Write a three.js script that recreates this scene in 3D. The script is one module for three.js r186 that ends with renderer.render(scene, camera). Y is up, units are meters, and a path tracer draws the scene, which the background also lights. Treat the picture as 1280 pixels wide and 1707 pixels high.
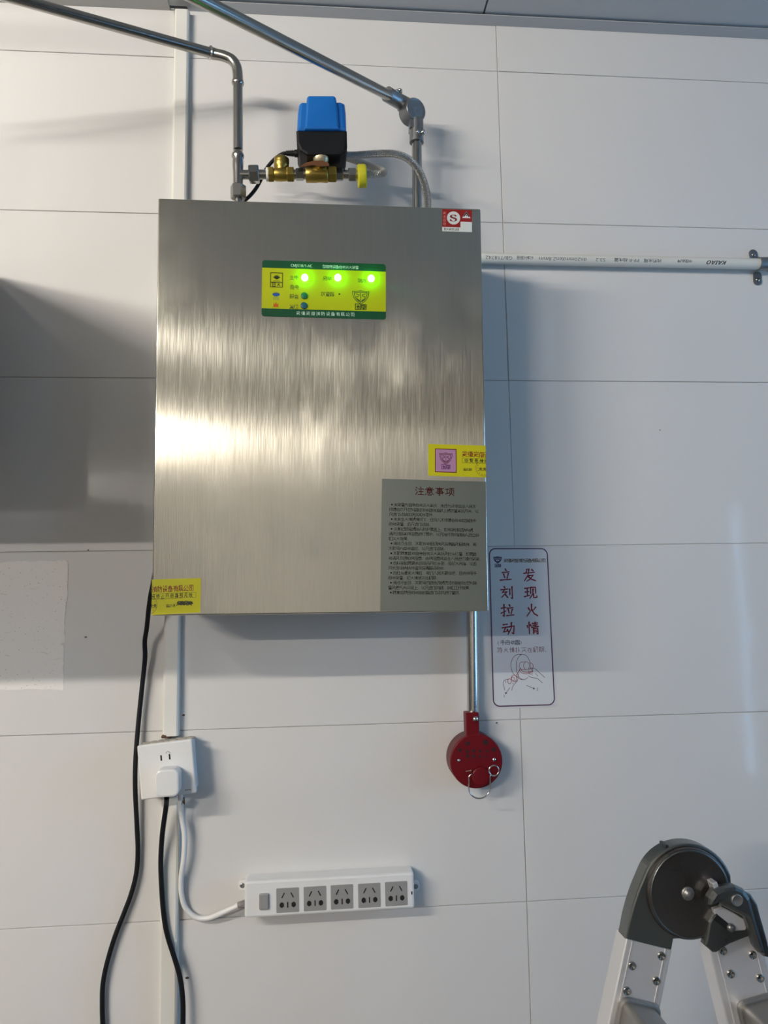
import * as THREE from 'three';
import { RoundedBoxGeometry } from 'three/addons/geometries/RoundedBoxGeometry.js';
import { mergeGeometries } from 'three/addons/utils/BufferGeometryUtils.js';
import { RectAreaLightUniformsLib } from 'three/addons/lights/RectAreaLightUniformsLib.js';
RectAreaLightUniformsLib.init();

// ---------------------------------------------------------------- camera, sky, lamps, exposure
const scene = new THREE.Scene();
const CAM_Y = 1.5, CAM_Z = 1.337, FPX = 1285;
const camera = new THREE.PerspectiveCamera(2 * Math.atan(853.5 / FPX) * 180 / Math.PI, 1280 / 1707, 0.02, 60);
camera.position.set(0, CAM_Y, CAM_Z);
camera.rotation.order = 'YXZ';
camera.rotation.set(0.10654, -0.08854, -0.01734);
scene.add(camera);
const renderer = new THREE.WebGLRenderer({ antialias: true });
renderer.toneMapping = THREE.LinearToneMapping;
renderer.toneMappingExposure = 0.65;
renderer.shadowMap.enabled = true;
scene.background = new THREE.Color().setRGB(2.3, 5.2, 9.0);          // blue overcast daylight outside the window
const CEIL = 2.578, X0 = -3.251, X1 = 2.149, Z1 = 5.2;               // the room
const TUBE = { near: { c: [-1.95, 2.5, 1.93], len: 1.2, yaw: -0.03, power: 800 }, far: { c: [-2.55, 2.5, 4.2], len: 0.9, yaw: 0, power: 1120 } };
const TUBE_COLOUR = new THREE.Color().setRGB(1.0, 0.93, 0.84);

// ---------------------------------------------------------------- helpers
camera.updateMatrixWorld(true);
function P(px, py, z = 0) {                                          // the point of the plane at distance z from the tiled wall
  const d = new THREE.Vector3(px - 640, -(py - 853.5), -FPX).applyEuler(camera.rotation);
  const t = (z - CAM_Z) / d.z;
  return new THREE.Vector3(d.x * t, CAM_Y + d.y * t, z);
}
let seed = 7;
const rnd = () => { seed = (seed * 1664525 + 1013904223) >>> 0; return seed / 4294967296; };
const V = (x, y, z) => new THREE.Vector3(x, y, z);
const names = new Map();
function numbered(n) { const k = names.get(n) || 0; names.set(n, k + 1); return k ? n + '_' + String(k).padStart(3, '0') : n; }
function thing(name, label, category, base, group) {
  const o = new THREE.Group(); o.name = numbered(name); o.position.copy(base);
  o.userData = { label, category }; if (group) o.userData.group = group;
  scene.add(o); return o;
}
function put(name, g, m, parent, world = true) {                     // a part; world = geometry given in world axes
  const o = new THREE.Mesh(g, m); o.name = name; o.castShadow = o.receiveShadow = true;
  if (world && parent !== scene) { const p = V(0, 0, 0); for (let q = parent; q && q !== scene; q = q.parent) p.add(q.position); g.translate(-p.x, -p.y, -p.z); }
  parent.add(o); return o;
}
function struct(name, g, m, parent = scene) { const o = put(name, g, m, parent, false); if (parent === scene) o.userData.kind = 'structure'; return o; }
const merge = (...g) => mergeGeometries(g.flat().map((a) => { const b = a.index ? a.toNonIndexed() : a.clone(); for (const k of Object.keys(b.attributes)) if (!['position', 'normal', 'uv'].includes(k)) b.deleteAttribute(k); return b; }));
const box = (w, h, d, x = 0, y = 0, z = 0) => new THREE.BoxGeometry(w, h, d).translate(x, y, z);
const rbox = (w, h, d, r, x = 0, y = 0, z = 0, s = 3) => new RoundedBoxGeometry(w, h, d, s, r).translate(x, y, z);
function along(g, a, b) {                                            // geometry built on +y from 0: its origin to a, its axis towards b
  const d = b.clone().sub(a).normalize();
  return g.applyQuaternion(new THREE.Quaternion().setFromUnitVectors(V(0, 1, 0), d)).translate(a.x, a.y, a.z);
}
const rod = (a, b, r, seg = 24, r2 = r) => along(new THREE.CylinderGeometry(r2, r, a.distanceTo(b), seg).translate(0, a.distanceTo(b) / 2, 0), a, b);
const lathe = (pts, a, b, seg = 32) => along(new THREE.LatheGeometry(pts.map(([r, y]) => new THREE.Vector2(r, y)), seg), a, b);
function nut(a, b, r, turn = 0) {                                    // a hexagon nut with chamfered corners
  const L = a.distanceTo(b), c = r * 0.1;
  const g = new THREE.LatheGeometry([[0, 0], [r - c, 0], [r, c], [r, L - c], [r - c, L], [0, L]].map((p) => new THREE.Vector2(...p)), 6).rotateY(turn).toNonIndexed();
  g.computeVertexNormals(); return along(g, a, b);
}
function hose(pts, r, seg = 120, rad = 12) { return new THREE.TubeGeometry(new THREE.CatmullRomCurve3(pts, false, 'centripetal'), seg, r, rad, false); }
function shapeOf(pts) { const s = new THREE.Shape(); pts.forEach((p, i) => i ? s.lineTo(p.x ?? p[0], p.y ?? p[1]) : s.moveTo(p.x ?? p[0], p.y ?? p[1])); s.closePath(); return s; }
const slab = (shape, z0, depth, bevel = 0, seg = 24) => new THREE.ExtrudeGeometry(shape, { depth: depth - 2 * bevel, bevelEnabled: bevel > 0, bevelThickness: bevel, bevelSize: bevel, bevelOffset: -bevel, bevelSegments: 2, curveSegments: seg }).translate(0, 0, z0 + bevel);
function roundRect(w, h, r) {
  const s = new THREE.Shape(), x = -w / 2, y = -h / 2;
  s.moveTo(x + r, y); s.lineTo(x + w - r, y); s.absarc(x + w - r, y + r, r, -Math.PI / 2, 0); s.lineTo(x + w, y + h - r); s.absarc(x + w - r, y + h - r, r, 0, Math.PI / 2);
  s.lineTo(x + r, y + h); s.absarc(x + r, y + h - r, r, Math.PI / 2, Math.PI); s.lineTo(x, y + r); s.absarc(x + r, y + r, r, Math.PI, 1.5 * Math.PI); return s;
}
function sheet([tl, tr, br, bl], t = 0.0004, uv = [0, 0, 1, 1], n = V(0, 0, 1)) {   // a thin sheet: the printed front, its back and edges
  const o = n.clone().multiplyScalar(t), f = [tl, tr, br, bl].map((p) => p.clone().add(o)), k = [tl, tr, br, bl];
  const pos = [], uvs = [], T = [[uv[0], uv[3]], [uv[2], uv[3]], [uv[2], uv[1]], [uv[0], uv[1]]];
  const quad = (a, b, c, d, ua, ub, uc, ud) => { for (const [p, u] of [[a, ua], [d, ud], [c, uc], [a, ua], [c, uc], [b, ub]]) { pos.push(p.x, p.y, p.z); uvs.push(...u); } };
  quad(f[0], f[1], f[2], f[3], T[0], T[1], T[2], T[3]); quad(k[1], k[0], k[3], k[2], T[1], T[0], T[3], T[2]);
  for (let i = 0; i < 4; i++) { const j = (i + 1) % 4; quad(k[i], k[j], f[j], f[i], T[i], T[j], T[j], T[i]); }
  const g = new THREE.BufferGeometry(); g.setAttribute('position', new THREE.Float32BufferAttribute(pos, 3)); g.setAttribute('uv', new THREE.Float32BufferAttribute(uvs, 2)); g.computeVertexNormals(); return g;
}
// value noise, repeating every n cells
function noiseField(nx, ny, s) {
  let q = s; const r = () => { q = (q * 1103515245 + 12345) >>> 0; return q / 4294967296; };
  const a = Float32Array.from({ length: nx * ny }, r), S = (t) => t * t * (3 - 2 * t);
  return (u, v) => { const x = u * nx, y = v * ny, i = Math.floor(x), j = Math.floor(y), fx = S(x - i), fy = S(y - j), g = (p, w) => a[((w % ny) + ny) % ny * nx + ((p % nx) + nx) % nx];
    return (g(i, j) * (1 - fx) + g(i + 1, j) * fx) * (1 - fy) + (g(i, j + 1) * (1 - fx) + g(i + 1, j + 1) * fx) * fy; };
}
function heightTex(w, h, f) {                                        // heights in floating point, so that fine relief has no steps
  const d = new Float32Array(w * h * 4);
  for (let y = 0; y < h; y++) for (let x = 0; x < w; x++) { const c = f(x / w, y / h), o = (y * w + x) * 4; d[o] = d[o + 1] = d[o + 2] = c; d[o + 3] = 1; }
  const t = new THREE.DataTexture(d, w, h, THREE.RGBAFormat, THREE.FloatType); t.wrapS = t.wrapT = THREE.RepeatWrapping; t.magFilter = t.minFilter = THREE.LinearFilter; t.needsUpdate = true; return t;
}
function dataTex(w, h, f, srgb = false) {
  const d = new Uint8Array(w * h * 4);
  for (let y = 0; y < h; y++) for (let x = 0; x < w; x++) { const c = f(x / w, y / h), o = (y * w + x) * 4; const q = Array.isArray(c) ? c : [c, c, c]; for (let k = 0; k < 3; k++) d[o + k] = Math.max(0, Math.min(255, q[k] * 255)); d[o + 3] = 255; }
  const t = new THREE.DataTexture(d, w, h); t.wrapS = t.wrapT = THREE.RepeatWrapping; t.magFilter = t.minFilter = THREE.LinearFilter; if (srgb) t.colorSpace = THREE.SRGBColorSpace; t.needsUpdate = true; return t;
}
function printed(w, h, draw) {
  const c = document.createElement('canvas'); c.width = w; c.height = h; draw(c.getContext('2d'), w, h);
  const t = new THREE.CanvasTexture(c); t.colorSpace = THREE.SRGBColorSpace; return t;
}
const std = (o) => new THREE.MeshStandardMaterial(o), phy = (o) => new THREE.MeshPhysicalMaterial(o), rgb = (r, g, b) => new THREE.Color().setRGB(r, g, b);

// ---------------------------------------------------------------- written characters: strokes on a 0-9 grid, joined from components
const ATOM = {};
`一:0595|丨:5059|口:1181881811|日:2080892920 2484|目:2080892920 2383 2686|田:1080891910 5059 1484|木:0393 5059 5309 5399|禾:8012 0393 5159 5309 5399|火:505409 5499 2235 8264|水:505949 0343 4308 8254 5499|氵:2062 0444 1993|亻:8005 5259|扌:0292 606949 0785|讠:3051 14545995|纟:603383 8306 2696 0889|钅:5014 3282 1585 5259 5997|忄:5059 1425 7384|辶:1122 042427 270999|门:1219 2031 408089|广:5051 1191 1109|厂:1191 1109|户:4051 118185 1585 1109|尸:107073 1373 1009|宀:5053 0804 0494 9498|艹:0595 2029 7079|竹:2006 1454 4459 7056 6494 8489|土:1383 5059 0999|士:0393 5059 1999|王:0090 1484 0999 5059|主:4151 1383 1686 0999 5359|立:4051 1282 2537 7567 0999|月:202709 208089 2383 2686|小:505838 2406 7496|阝:2029 207044 44765725|方:4051 0292 4209 44847959|几:202509 20707898|又:1181 8109 2299|夂:4004 307309 2499|有:0191 5006 3339 33838979 3585 3787|艮:1060 606414 1019 1946 5599 8657|公:3005 6095 540888 6799|司:00808979 0262 1454581814|女:40158899 7009 0393|彳:7003 8315 5359|山:5058 13188883|糸:601383 8306 2636 5059 3618 6698|攵:3005 2393 7309 2599|豆:0090 1383861613 2738 7768 0999|寸:0292 606949 2536|囗:0090990900|古:0393 5055 2585892925|丬:7079 2032 0816|衣:4051 0292 5208 3459 3459 5499|刀:10808969 5009|力:03838979 5009|云:1080 0494 540888 6698|干:1080 0494 5059|千:7012 0494 5159|于:1080 0494 505949|亥:4051 0292 521565 6509 4799|刂:2227 808969|见:1080 1016 8086 505208 5457 57899|见:20808620 2086 505409 5758 589997|现右:207075 2025 505409 5558589997|发:3033 30 0393 6071 4309 3585 8508 3599|乙:5059|青:1080 0494 1282 5054 2529 25858979 2787|重:8011 0292 2474772724 2575 5059 1888 0999|非:4049 0242 0444 0747 6069 6292 6494 6797|心:1316 343878 4152 7283|灬:0719 3739 5759 7799|皿:1080890910 3039 6069 0999|音:4051 1282 3233 7263 0494 2686892926 2787|曰:1080891910 1484|事:0191 2373752523 50594 9|项右:0090 5012 1282 1217 8287 5408 6799|贝:1080 1016 8086 505409 6799|工:1080 5059 0999|十:0595 5059|卜:4049 4477|犬:0393 5009 5399 7081|大:0393 5009 5399|太:0393 5009 5399 4757|天:1080 0494 5009 5499|夫:1282 0494 5009 5499|人:5009 5399|入:4050 5009 5399|八:4009 5099|不:0191 5109 5159 5487|无:1080 0494 5009 54586898|元:2070 0393 4309 63688998|自:4032 1282892912 1484 1686|非二:3039 6069|至:0090 401474 7485 5659 2686 0999|生:3005 1393 5059 2686 0999|未:1282 0494 5059 5409 5499|末:0292 1484 5059 5409 5499|止:5059 5484 2429 0999|正:1080 5059 5484 2429 0999|下:0191 5159 5477|上:4049 4484 0999|中:1282861612 5059|手:7011 1383 0595 505949|牛:2003 1383 0595 5059|毛:7011 1373 0595 40488997|气:3005 2080 2373 1575758899|乞:2004 1383 3575 1899|几点:2025|开:1080 0494 3009 7079|井:0393 0696 3009 7079|羊:2031 7061 1282 2575 0898 5259|用:1017 09 10808979 1383 1686 5059|甫:0191 2229 22828979 2585 2787 5059 6071|勿:3005 20808969 5015 7027|易:2070742420 2272 2505 258579 4608 6629|昜:1080 8044 44847959|且:2080 2029 8089 2383 2686 0999|白:5032 1282892912 1585|百:0090 5032 2383892923 2686|由:1383891913 5059 1686|甲:1080861610 1383 5059|电:1282861612 1484 505889 97|申:1282861612 1484 5059|龙:0292 4009 6167 8998 8257 7081|亡:4051 0292 1219 1999|去:1282 5055 0595 550898 7799|丁:0191 515939|可:0191 818979 2454572724|占:4044 4474 1484881814|台:5015 1585 7387 2676 1989|户二:1181|己:1070741414 141989 97|巳:1080841419 191999|也:0474 7477 2227 2989 97 5057|它:1212|匕:7025 2022 2889 97|比:1019 1444 1947 8054 50588998|长:7035 2029 0494 2957 4499|车:1070 4015 1585 0797 5459|东:1282 4016 1686 5059 3609 7699|求:0292 505949 1425 4309 5499 8254 7081|尤:0393 4009 4348899 7 7081|乃:1070 7053 5383 8379 79 59 3009|及:1070 3009 7053 5383 8308 3499|戈:0292 3038 3899 8509 7081|戊:1191 1109 4147 4799 8348 7081|矢:3003 2282 0494 5209 5499|斤:8011 1109 1494 6469|欠:3004 2282 8263 4408 4599|今:5004 5094 4354 2676 7659|令:5004 5094 4354 2676 7658 3789|合:5004 5094 2676 4474 2686892926|会:5004 5094 2676 1686 4408 0888|仓:5004 5094 2565 6558 2529 2989|余:5004 5094 2373 1585 5359 3508 7598|全:5004 5094 2373 2575 5359 0999|金:5004 5094 2373 1585 5359 2638 7668 0999|舍:5004 5094 1484 5059|言:4051 1191 2373 2575 2787892927|里:1080851510 1383 5059 1787 0999|果:1080841410 1282 5059 0595 5509 5599|东二:1212|束:0191 1383861613 5059 5609 5699|米:5059 0494 2031 7061 5409 5499|采:7011 1224 4255 8264 0595 5459 5509 5599|雨:0090 1219 12928979 5059 3435 3637 6465 6667|虫:1181851511 5058 1888 7799|足:2070732320 5358 5575 2528 0999|走:1282 0494 5058 5676 2508 0899|疋:1080 5058|酉:0090 1282891912 3035 6066 1686|页:0090 5012 1282 1217 8287 5408 6799|首:2031 7061 0292 5143 2474892924 2676 2777|共:3035 6065 0292 0595 3617 6698|其:2027 7077 0191 2373 2575 0797 3709 6799|关:2031 7061 1383 0595 5309 5599|并:2031 7061 1282 0595 3209 7279|业:3038 6068 1325 8375 0999|丝:3013 1343 4316 1646 7053 5383 8356 5686 0999|吉:1181 5053 2373 2575792925|告:3003 1282 0494 5054 2676892926|吾:0090 2565 4005 0595 2777792927|各:4004 307307 2499 2676792926|名:4005 307308 3344 2686892926|右:0292 5008 3585893935|石:0090 5008 2474792924|后:8011 1109 1383 2575792925|保右:2171742421 0595 5459 5509 5599|呆:2070742420 0595 5459 5509 5599|品:3070733330 0545480805 5595985855|兄:2080842420 4409 64688998|只:1181851511 3609 6699|员:2070732320 2484 2427 8487 5409 7699|另:2070742420 0585857969 5409|号:2070732320 0494 3436867969|尺:1080 8084 1484 1009 5499|尽右:1080 1484 8084 1007 5486 4555 4666|局:1080 8083 1383 1009 3585857969 3565683835|屋:108083131009 2484 5436 3666 2686 5659 0999|民:1080831310 1019 1956 1595 5599|医:9000 0009 0999 3023 2383 5206 5588|区:900099 8026 3388|巨:900099 2070763626|臣:8010 1019 1989 3040 2070 4044|瓦:0090 2029 2957 20608899|皮:1211 1282 8283 1109 5054 3474 7408 4499|支:0292 5054 1484 8409 2599|文:4051 0292 7209 2299|交:4051 0292 3214 6284 7408 2599|亢:4051 0292 3409 34747899|京:4051 0292 2474772724 575949 3718 6788|本:0393 5059 5309 5399 3777|在:0282 5206 2529 4585 6469 3989|为:2132 03838979 5009 5566|允:401373 6375 3409 64688998|失:2004 1282 0595 5009 5599|而:0090 5032 1319 13838979 3338 6368|更:0090 1282861612 1484 5208 3599|头:3041 1323 0696 5009 6699|以:101746 4253 8049 6799|亭:4051 0191 2373752523 06 0696 3878 5859|高:4051 0191 3272743432 0609 06969979 2777792927|冖:0895 0494|亠:4051 0494|广二:5051|马:1070 7016? |`
  .split('|').forEach((e) => { const [k, v] = e.split(':'); if (v && /^[\d ]+$/.test(v)) ATOM[k] = v.split(' ').filter((s) => s.length % 2 === 0 && s.length > 2).map((s) => s.match(/../g).map((p) => [+p[0], +p[1]])); });
const IDS = {};
('刻⿰亥刂 拉⿰扌立 动⿰云力 现⿰王现右 情⿰忄青 注⿰氵主 意⿱音心 项⿰工项右 厨⿸厂⿰豆寸 固⿴囗古 消⿰氵肖 肖⿱小月 防⿰阝方 设⿰讠殳 殳⿱几又 备⿱夂田 限⿰阝艮 安⿱宀女 徽⿰彳⿰⿱山糸攵 ' +
'启⿸户口 器⿱⿰口口⿱大⿰口口 将⿰丬⿱夂寸 扑⿰扌卜 灭⿱一火 初⿰禾刀 期⿰其月 紧⿱⿰非二又糸 急⿱⿱刀曰心 况⿰氵兄 禁⿱⿰木木示 示⿱一小 撕⿰扌⿰其斤 毁⿰⿱曰工殳 效⿰交攵 型⿱⿰开刂土 房⿸户方 装⿱⿰丬士衣 置⿱皿⿱十目 喷⿰口⿱十贝 ' +
'系⿱一糸 统⿰纟元 经⿰纟⿱又工 许⿰讠干 专⿱一云 员⿱口贝 得⿰彳⿱日寸 擅⿰扌⿱⿱亠田日 打⿰扌丁 控⿰扌⿱宀工 制⿰牛刂 箱⿱竹⿰木目 或⿰口戈 拆⿰扌斤 体⿰亻木 面⿱一目 板⿰木又 的⿰白勿 报⿰扌又 警⿱⿰艹攵言 免⿱刀几 造⿺辶告 成⿰厂戈 误⿰讠吉 损⿰扌员 坏⿰土不 他⿰亻也 零⿱雨令 件⿰亻牛 ' +
'任⿰亻王 何⿰亻可 踩⿰足采 踏⿰足⿱水日 避⿺辶⿰尸立 把⿰扌巳 脱⿰月兄 落⿱艹⿰氵各 护⿰扌户 罩⿱皿⿱日十 盖⿱羊皿 如⿰女口 缺⿰⿱牛山夫 请⿰讠青 时⿰日寸 联⿰耳关 耳⿻目 供⿰亻共 应⿸广业 商⿱立⿴囗口 进⿺辶井 行⿰彳丁 替⿱⿰夫夫日 换⿰扌大 油⿰氵由 污⿰氵于 腐⿸广⿰亻寸 堵⿰土日 塞⿱宀土 影⿰京彡 彡⿻小 响⿰口⿴囗口 ' +
'清⿰氵青 洁⿰氵吉 卫⿱刀一 能⿰⿱月月匕 钢⿰钅冈 冈⿴囗十 缆⿰纟见 绳⿰纟电 探⿰扌⿱宀木 测⿰氵⿰贝刂 丝⿱⿰纟纟一 牵⿱大牛 管⿱竹⿱宀白 线⿰纟戈 随⿰阝⿱有一 移⿰禾多 多⿱夂夂 灶⿰火土 位⿰亻立 通⿺辶用 知⿰矢口 派⿰氵衣 操⿰扌⿱品木 作⿰亻于 当⿱小曰 炒⿰火小 菜⿱艹采 锅⿰钅⿱口囗 需⿱雨而 间⿵门日 离⿱亠⿱山囗 关⿻关 掉⿰扌⿱卜早 早⿱日十 烘⿰火共 烤⿰火⿱土力 使⿰亻史 史⿻中 温⿰氵⿱日皿 度⿸广又 起⿺走己 场⿰土昜 要⿱田女 惊⿰忄京 慌⿰忄⿱艹亡 快⿰忄夫 ' +
'垢⿰土后 蚀⿰⿱人艮虫 性⿰忄生 强⿰弓虫 弓⿻己 洗⿰氵⿱牛几 剂⿰交刂 射⿰身寸 身⿻自 燃⿰火⿱⿰月犬灬 闭⿵门十 阀⿵门戈 响⿰口囗 验⿰纟全 修⿰亻攵 签⿱竹合 封⿰⿱土土寸 冷⿰氵令 热⿱⿰扌九灬 九⿻几 给⿰纟合 称⿰禾小 国⿴囗王 牌⿰片甲 片⿻户 静⿰青争 争⿱刀于 复⿱丿⿱日攵 丿⿻一 主⿻主 年⿻牛 ')
  .split(' ').forEach((e) => { const a = [...e]; if (a.length > 1) IDS[a[0]] = a.slice(1).join(''); });
const NARROW = '氵亻扌讠纟钅忄彳阝丬土火王木禾日月女贝口车牛足工', NARROW_RIGHT = '刂攵寸彡斤力匕', FLAT_TOP = '宀艹竹皿亠雨小立一山', FLAT_BOTTOM = '心灬皿一土十';
function glyph(ch) {                                                  // [polylines on 0-9]
  const expr = IDS[ch] && !IDS[ch].startsWith('⿻') ? IDS[ch] : ATOM[ch] ? ch : (IDS[ch] || '⿻田').slice(1), out = [], q = [...expr]; let i = 0;
  const fit = (ls, x, y, w, h) => ls.map((l) => l.map(([a, b]) => [x + a * w, y + b * h]));
  function parse() {
    const t = q[i++];
    if ('⿰⿱⿴⿸⿺⿵'.includes(t)) {
      const l0 = q[i], a = parse(), r0 = q[i], b = parse();
      if (t === '⿰') { const s = NARROW_RIGHT.includes(r0) ? 0.6 : NARROW.includes(l0) ? 0.34 : 0.48; return [...fit(a, 0, 0, s * 0.92, 1), ...fit(b, 9 * (s + 0.03), 0, 0.97 - s, 1)]; }
      if (t === '⿱') { const s = FLAT_BOTTOM.includes(r0) ? 0.66 : FLAT_TOP.includes(l0) ? 0.3 : 0.47; return [...fit(a, 0.4, 0, 0.92, s * 0.9), ...fit(b, 0, 9 * (s + 0.04), 1, 0.96 - s)]; }
      if (t === '⿴') return [...a, ...fit(b, 2, 1.9, 0.56, 0.58)];
      if (t === '⿸') return [...a, ...fit(b, 2.3, 2.4, 0.74, 0.73)];
      if (t === '⿺') return [...a, ...fit(b, 3, 0, 0.66, 0.76)];
      return [...a, ...fit(b, 2.6, 2.8, 0.44, 0.62)];
    }
    if (ATOM[t]) return ATOM[t];
    if (IDS[t]) { const k = IDS[t].startsWith('⿻') ? glyph([...IDS[t]][1]) : glyph(t); return k; }
    return ATOM['口'];
  }
  return parse();
}
// The eight large brush characters and the heading, drawn stroke by stroke on a 0-99 grid: each stroke is x y x y ...
const BRUSH = {
  立: ['46 4 54 16', '22 30 78 24', '32 42 40 70', '68 38 56 76', '6 86 94 80'],
  刻: ['30 4 36 14', '6 26 60 20', '34 24 14 46 48 40', '48 42 8 84', '38 62 56 86', '72 22 72 66', '90 4 90 92 80 86'],
  拉: ['4 30 38 24', '22 4 22 90 12 82', '2 66 38 50', '62 6 68 18', '46 32 92 26', '54 42 60 70', '84 40 72 76', '42 86 98 80'],
  动: ['12 20 44 16', '4 42 52 36', '28 40 12 74 46 66', '40 56 52 78', '54 36 92 30 86 88 74 80', '72 6 70 44 44 94'],
  发: ['30 6 22 34', '6 36 92 28', '68 8 80 18', '46 4 36 50 6 94', '36 54 76 50 52 80 24 96', '38 60 62 80 96 92'],
  现: ['6 16 40 12', '8 44 38 40', '2 78 42 68', '23 16 23 72', '50 10 50 58', '50 10 88 8 88 56', '69 22 66 56 40 94', '70 58 72 86 96 84 96 70'],
  火: ['24 30 34 48', '80 26 64 46', '50 4 48 44 8 94', '50 42 66 72 96 90'],
  情: ['22 4 22 94', '8 30 12 46', '32 24 38 34', '48 14 92 10', '52 28 88 24', '42 42 98 36', '69 4 69 40', '54 52 54 92', '54 52 88 48 88 92 78 86', '56 66 86 62', '56 78 86 74'],
  注: ['14 8 26 18', '6 34 18 44', '8 92 28 58', '60 4 68 14', '40 26 94 26', '44 56 90 56', '34 90 98 90', '67 26 67 90'],
  意: ['50 2 52 8', '16 14 84 14', '36 18 40 26', '64 18 60 26', '6 30 94 30', '26 38 26 64', '26 38 74 38 74 64', '26 50 74 50', '26 64 74 64', '12 76 6 92', '32 72 32 92 70 92 72 82', '48 70 54 80', '80 72 90 86'],
  事: ['6 14 94 14', '26 24 74 24 74 36 26 36 26 24', '22 48 80 48 80 72', '4 60 96 60', '22 72 80 72', '50 4 50 94 38 88'],
  项: ['4 20 40 20', '22 20 22 70', '2 76 42 64', '46 10 98 10', '70 12 64 26', '52 28 52 72', '52 28 92 28 92 72', '72 38 68 66 44 94', '74 74 96 94'],
};
function write(c, text, x, y, size, { col = '#222', wt = 0.09, dx = size * 1.05, dy = 0, brush = false, sx = 1 } = {}) {   // x, y = top left of the first character
  c.strokeStyle = c.fillStyle = col; c.lineCap = c.lineJoin = 'round';
  for (const ch of text) {
    if (/[A-Za-z0-9.\-\/:()（）°#×]/.test(ch)) { c.font = `${size * 0.95}px sans-serif`; c.fillText(ch.replace('（', '(').replace('）', ')'), x, y + size * 0.85); x += dy ? 0 : size * 0.6; continue; }
    if (ch === ' ') { x += dx * 0.5; continue; }
    if ('，。、'.includes(ch)) { c.beginPath(); c.arc(x + size * 0.18, y + size * 0.84, size * 0.07, 0, 7); c.fill(); x += dx; y += dy; continue; }
    if (ch === '●') { c.beginPath(); c.arc(x + size * 0.5, y + size * 0.5, size * 0.24, 0, 7); c.fill(); x += dx; continue; }
    const b = BRUSH[ch], lines = b ? b.map((s) => { const n = s.split(' ').map(Number), l = []; for (let i = 0; i < n.length; i += 2) l.push([n[i] / 11, n[i + 1] / 11]); return l; }) : glyph(ch);
    for (const l of lines) {
      const pts = l.map(([a, d]) => [x + a / 9 * size * sx, y + d / 9 * size]);
      if (brush) {                                                    // pressed at the start, lifted at the end
        const n = 26, T = []; let L = 0; for (let i = 1; i < pts.length; i++) L += Math.hypot(pts[i][0] - pts[i - 1][0], pts[i][1] - pts[i - 1][1]);
        let acc = 0; for (let i = 1; i < pts.length; i++) { const s = Math.hypot(pts[i][0] - pts[i - 1][0], pts[i][1] - pts[i - 1][1]); for (let k = 0; k < n; k++) { const t = k / n; T.push([pts[i - 1][0] + (pts[i][0] - pts[i - 1][0]) * t, pts[i - 1][1] + (pts[i][1] - pts[i - 1][1]) * t, (acc + s * t) / L]); } acc += s; }
        for (const [px, py, t] of T) { const r = size * wt * 0.5 * (1.25 - 0.75 * Math.sin(Math.PI * Math.min(1, t * 1.15)) * 0.55 - 0.55 * Math.max(0, t - 0.7) / 0.3); c.beginPath(); c.ellipse(px, py, r * 1.15, r * 0.85, -0.6, 0, 7); c.fill(); }
      } else { c.lineWidth = size * wt; c.beginPath(); pts.forEach((p, i) => i ? c.lineTo(...p) : c.moveTo(...p)); c.stroke(); }
    }
    x += dy ? 0 : dx; y += dy;
  }
  return x;
}
function shield(c, x, y, w, h, col, wt) {                             // the company's shield emblem
  c.strokeStyle = c.fillStyle = col; c.lineJoin = 'round'; c.lineCap = 'round'; c.lineWidth = wt;
  const q = (k) => { const j = k * 2; c.beginPath(); c.moveTo(x - w * k, y - h * 0.42 * j); c.quadraticCurveTo(x - w * 0.4 * k, y - h * 0.36 * j, x, y - h * 0.5 * j); c.quadraticCurveTo(x + w * 0.4 * k, y - h * 0.36 * j, x + w * k, y - h * 0.42 * j); c.bezierCurveTo(x + w * 1.02 * k, y + h * 0.05 * j, x + w * 0.62 * k, y + h * 0.36 * j, x, y + h * 0.58 * j); c.bezierCurveTo(x - w * 0.62 * k, y + h * 0.36 * j, x - w * 1.02 * k, y + h * 0.05 * j, x - w * k, y - h * 0.42 * j); c.stroke(); };
  q(0.5); q(0.39);
  c.beginPath(); c.moveTo(x, y - h * 0.3); c.lineTo(x, y + h * 0.42); c.stroke();
  for (const s of [-1, 1]) {
    c.beginPath(); c.moveTo(x + s * w * 0.27, y - h * 0.2); c.lineTo(x + s * w * 0.1, y - h * 0.16); c.lineTo(x + s * w * 0.12, y - h * 0.04); c.lineTo(x + s * w * 0.26, y - h * 0.02); c.lineTo(x + s * w * 0.22, y + h * 0.07); c.stroke();
    c.beginPath(); c.moveTo(x + s * w * 0.34, y + h * 0.06); c.lineTo(x + s * w * 0.05, y + h * 0.28); c.lineTo(x + s * w * 0.05, y + h * 0.38); c.lineTo(x + s * w * 0.3, y + h * 0.16); c.closePath(); c.fill();
  }
}

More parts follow.
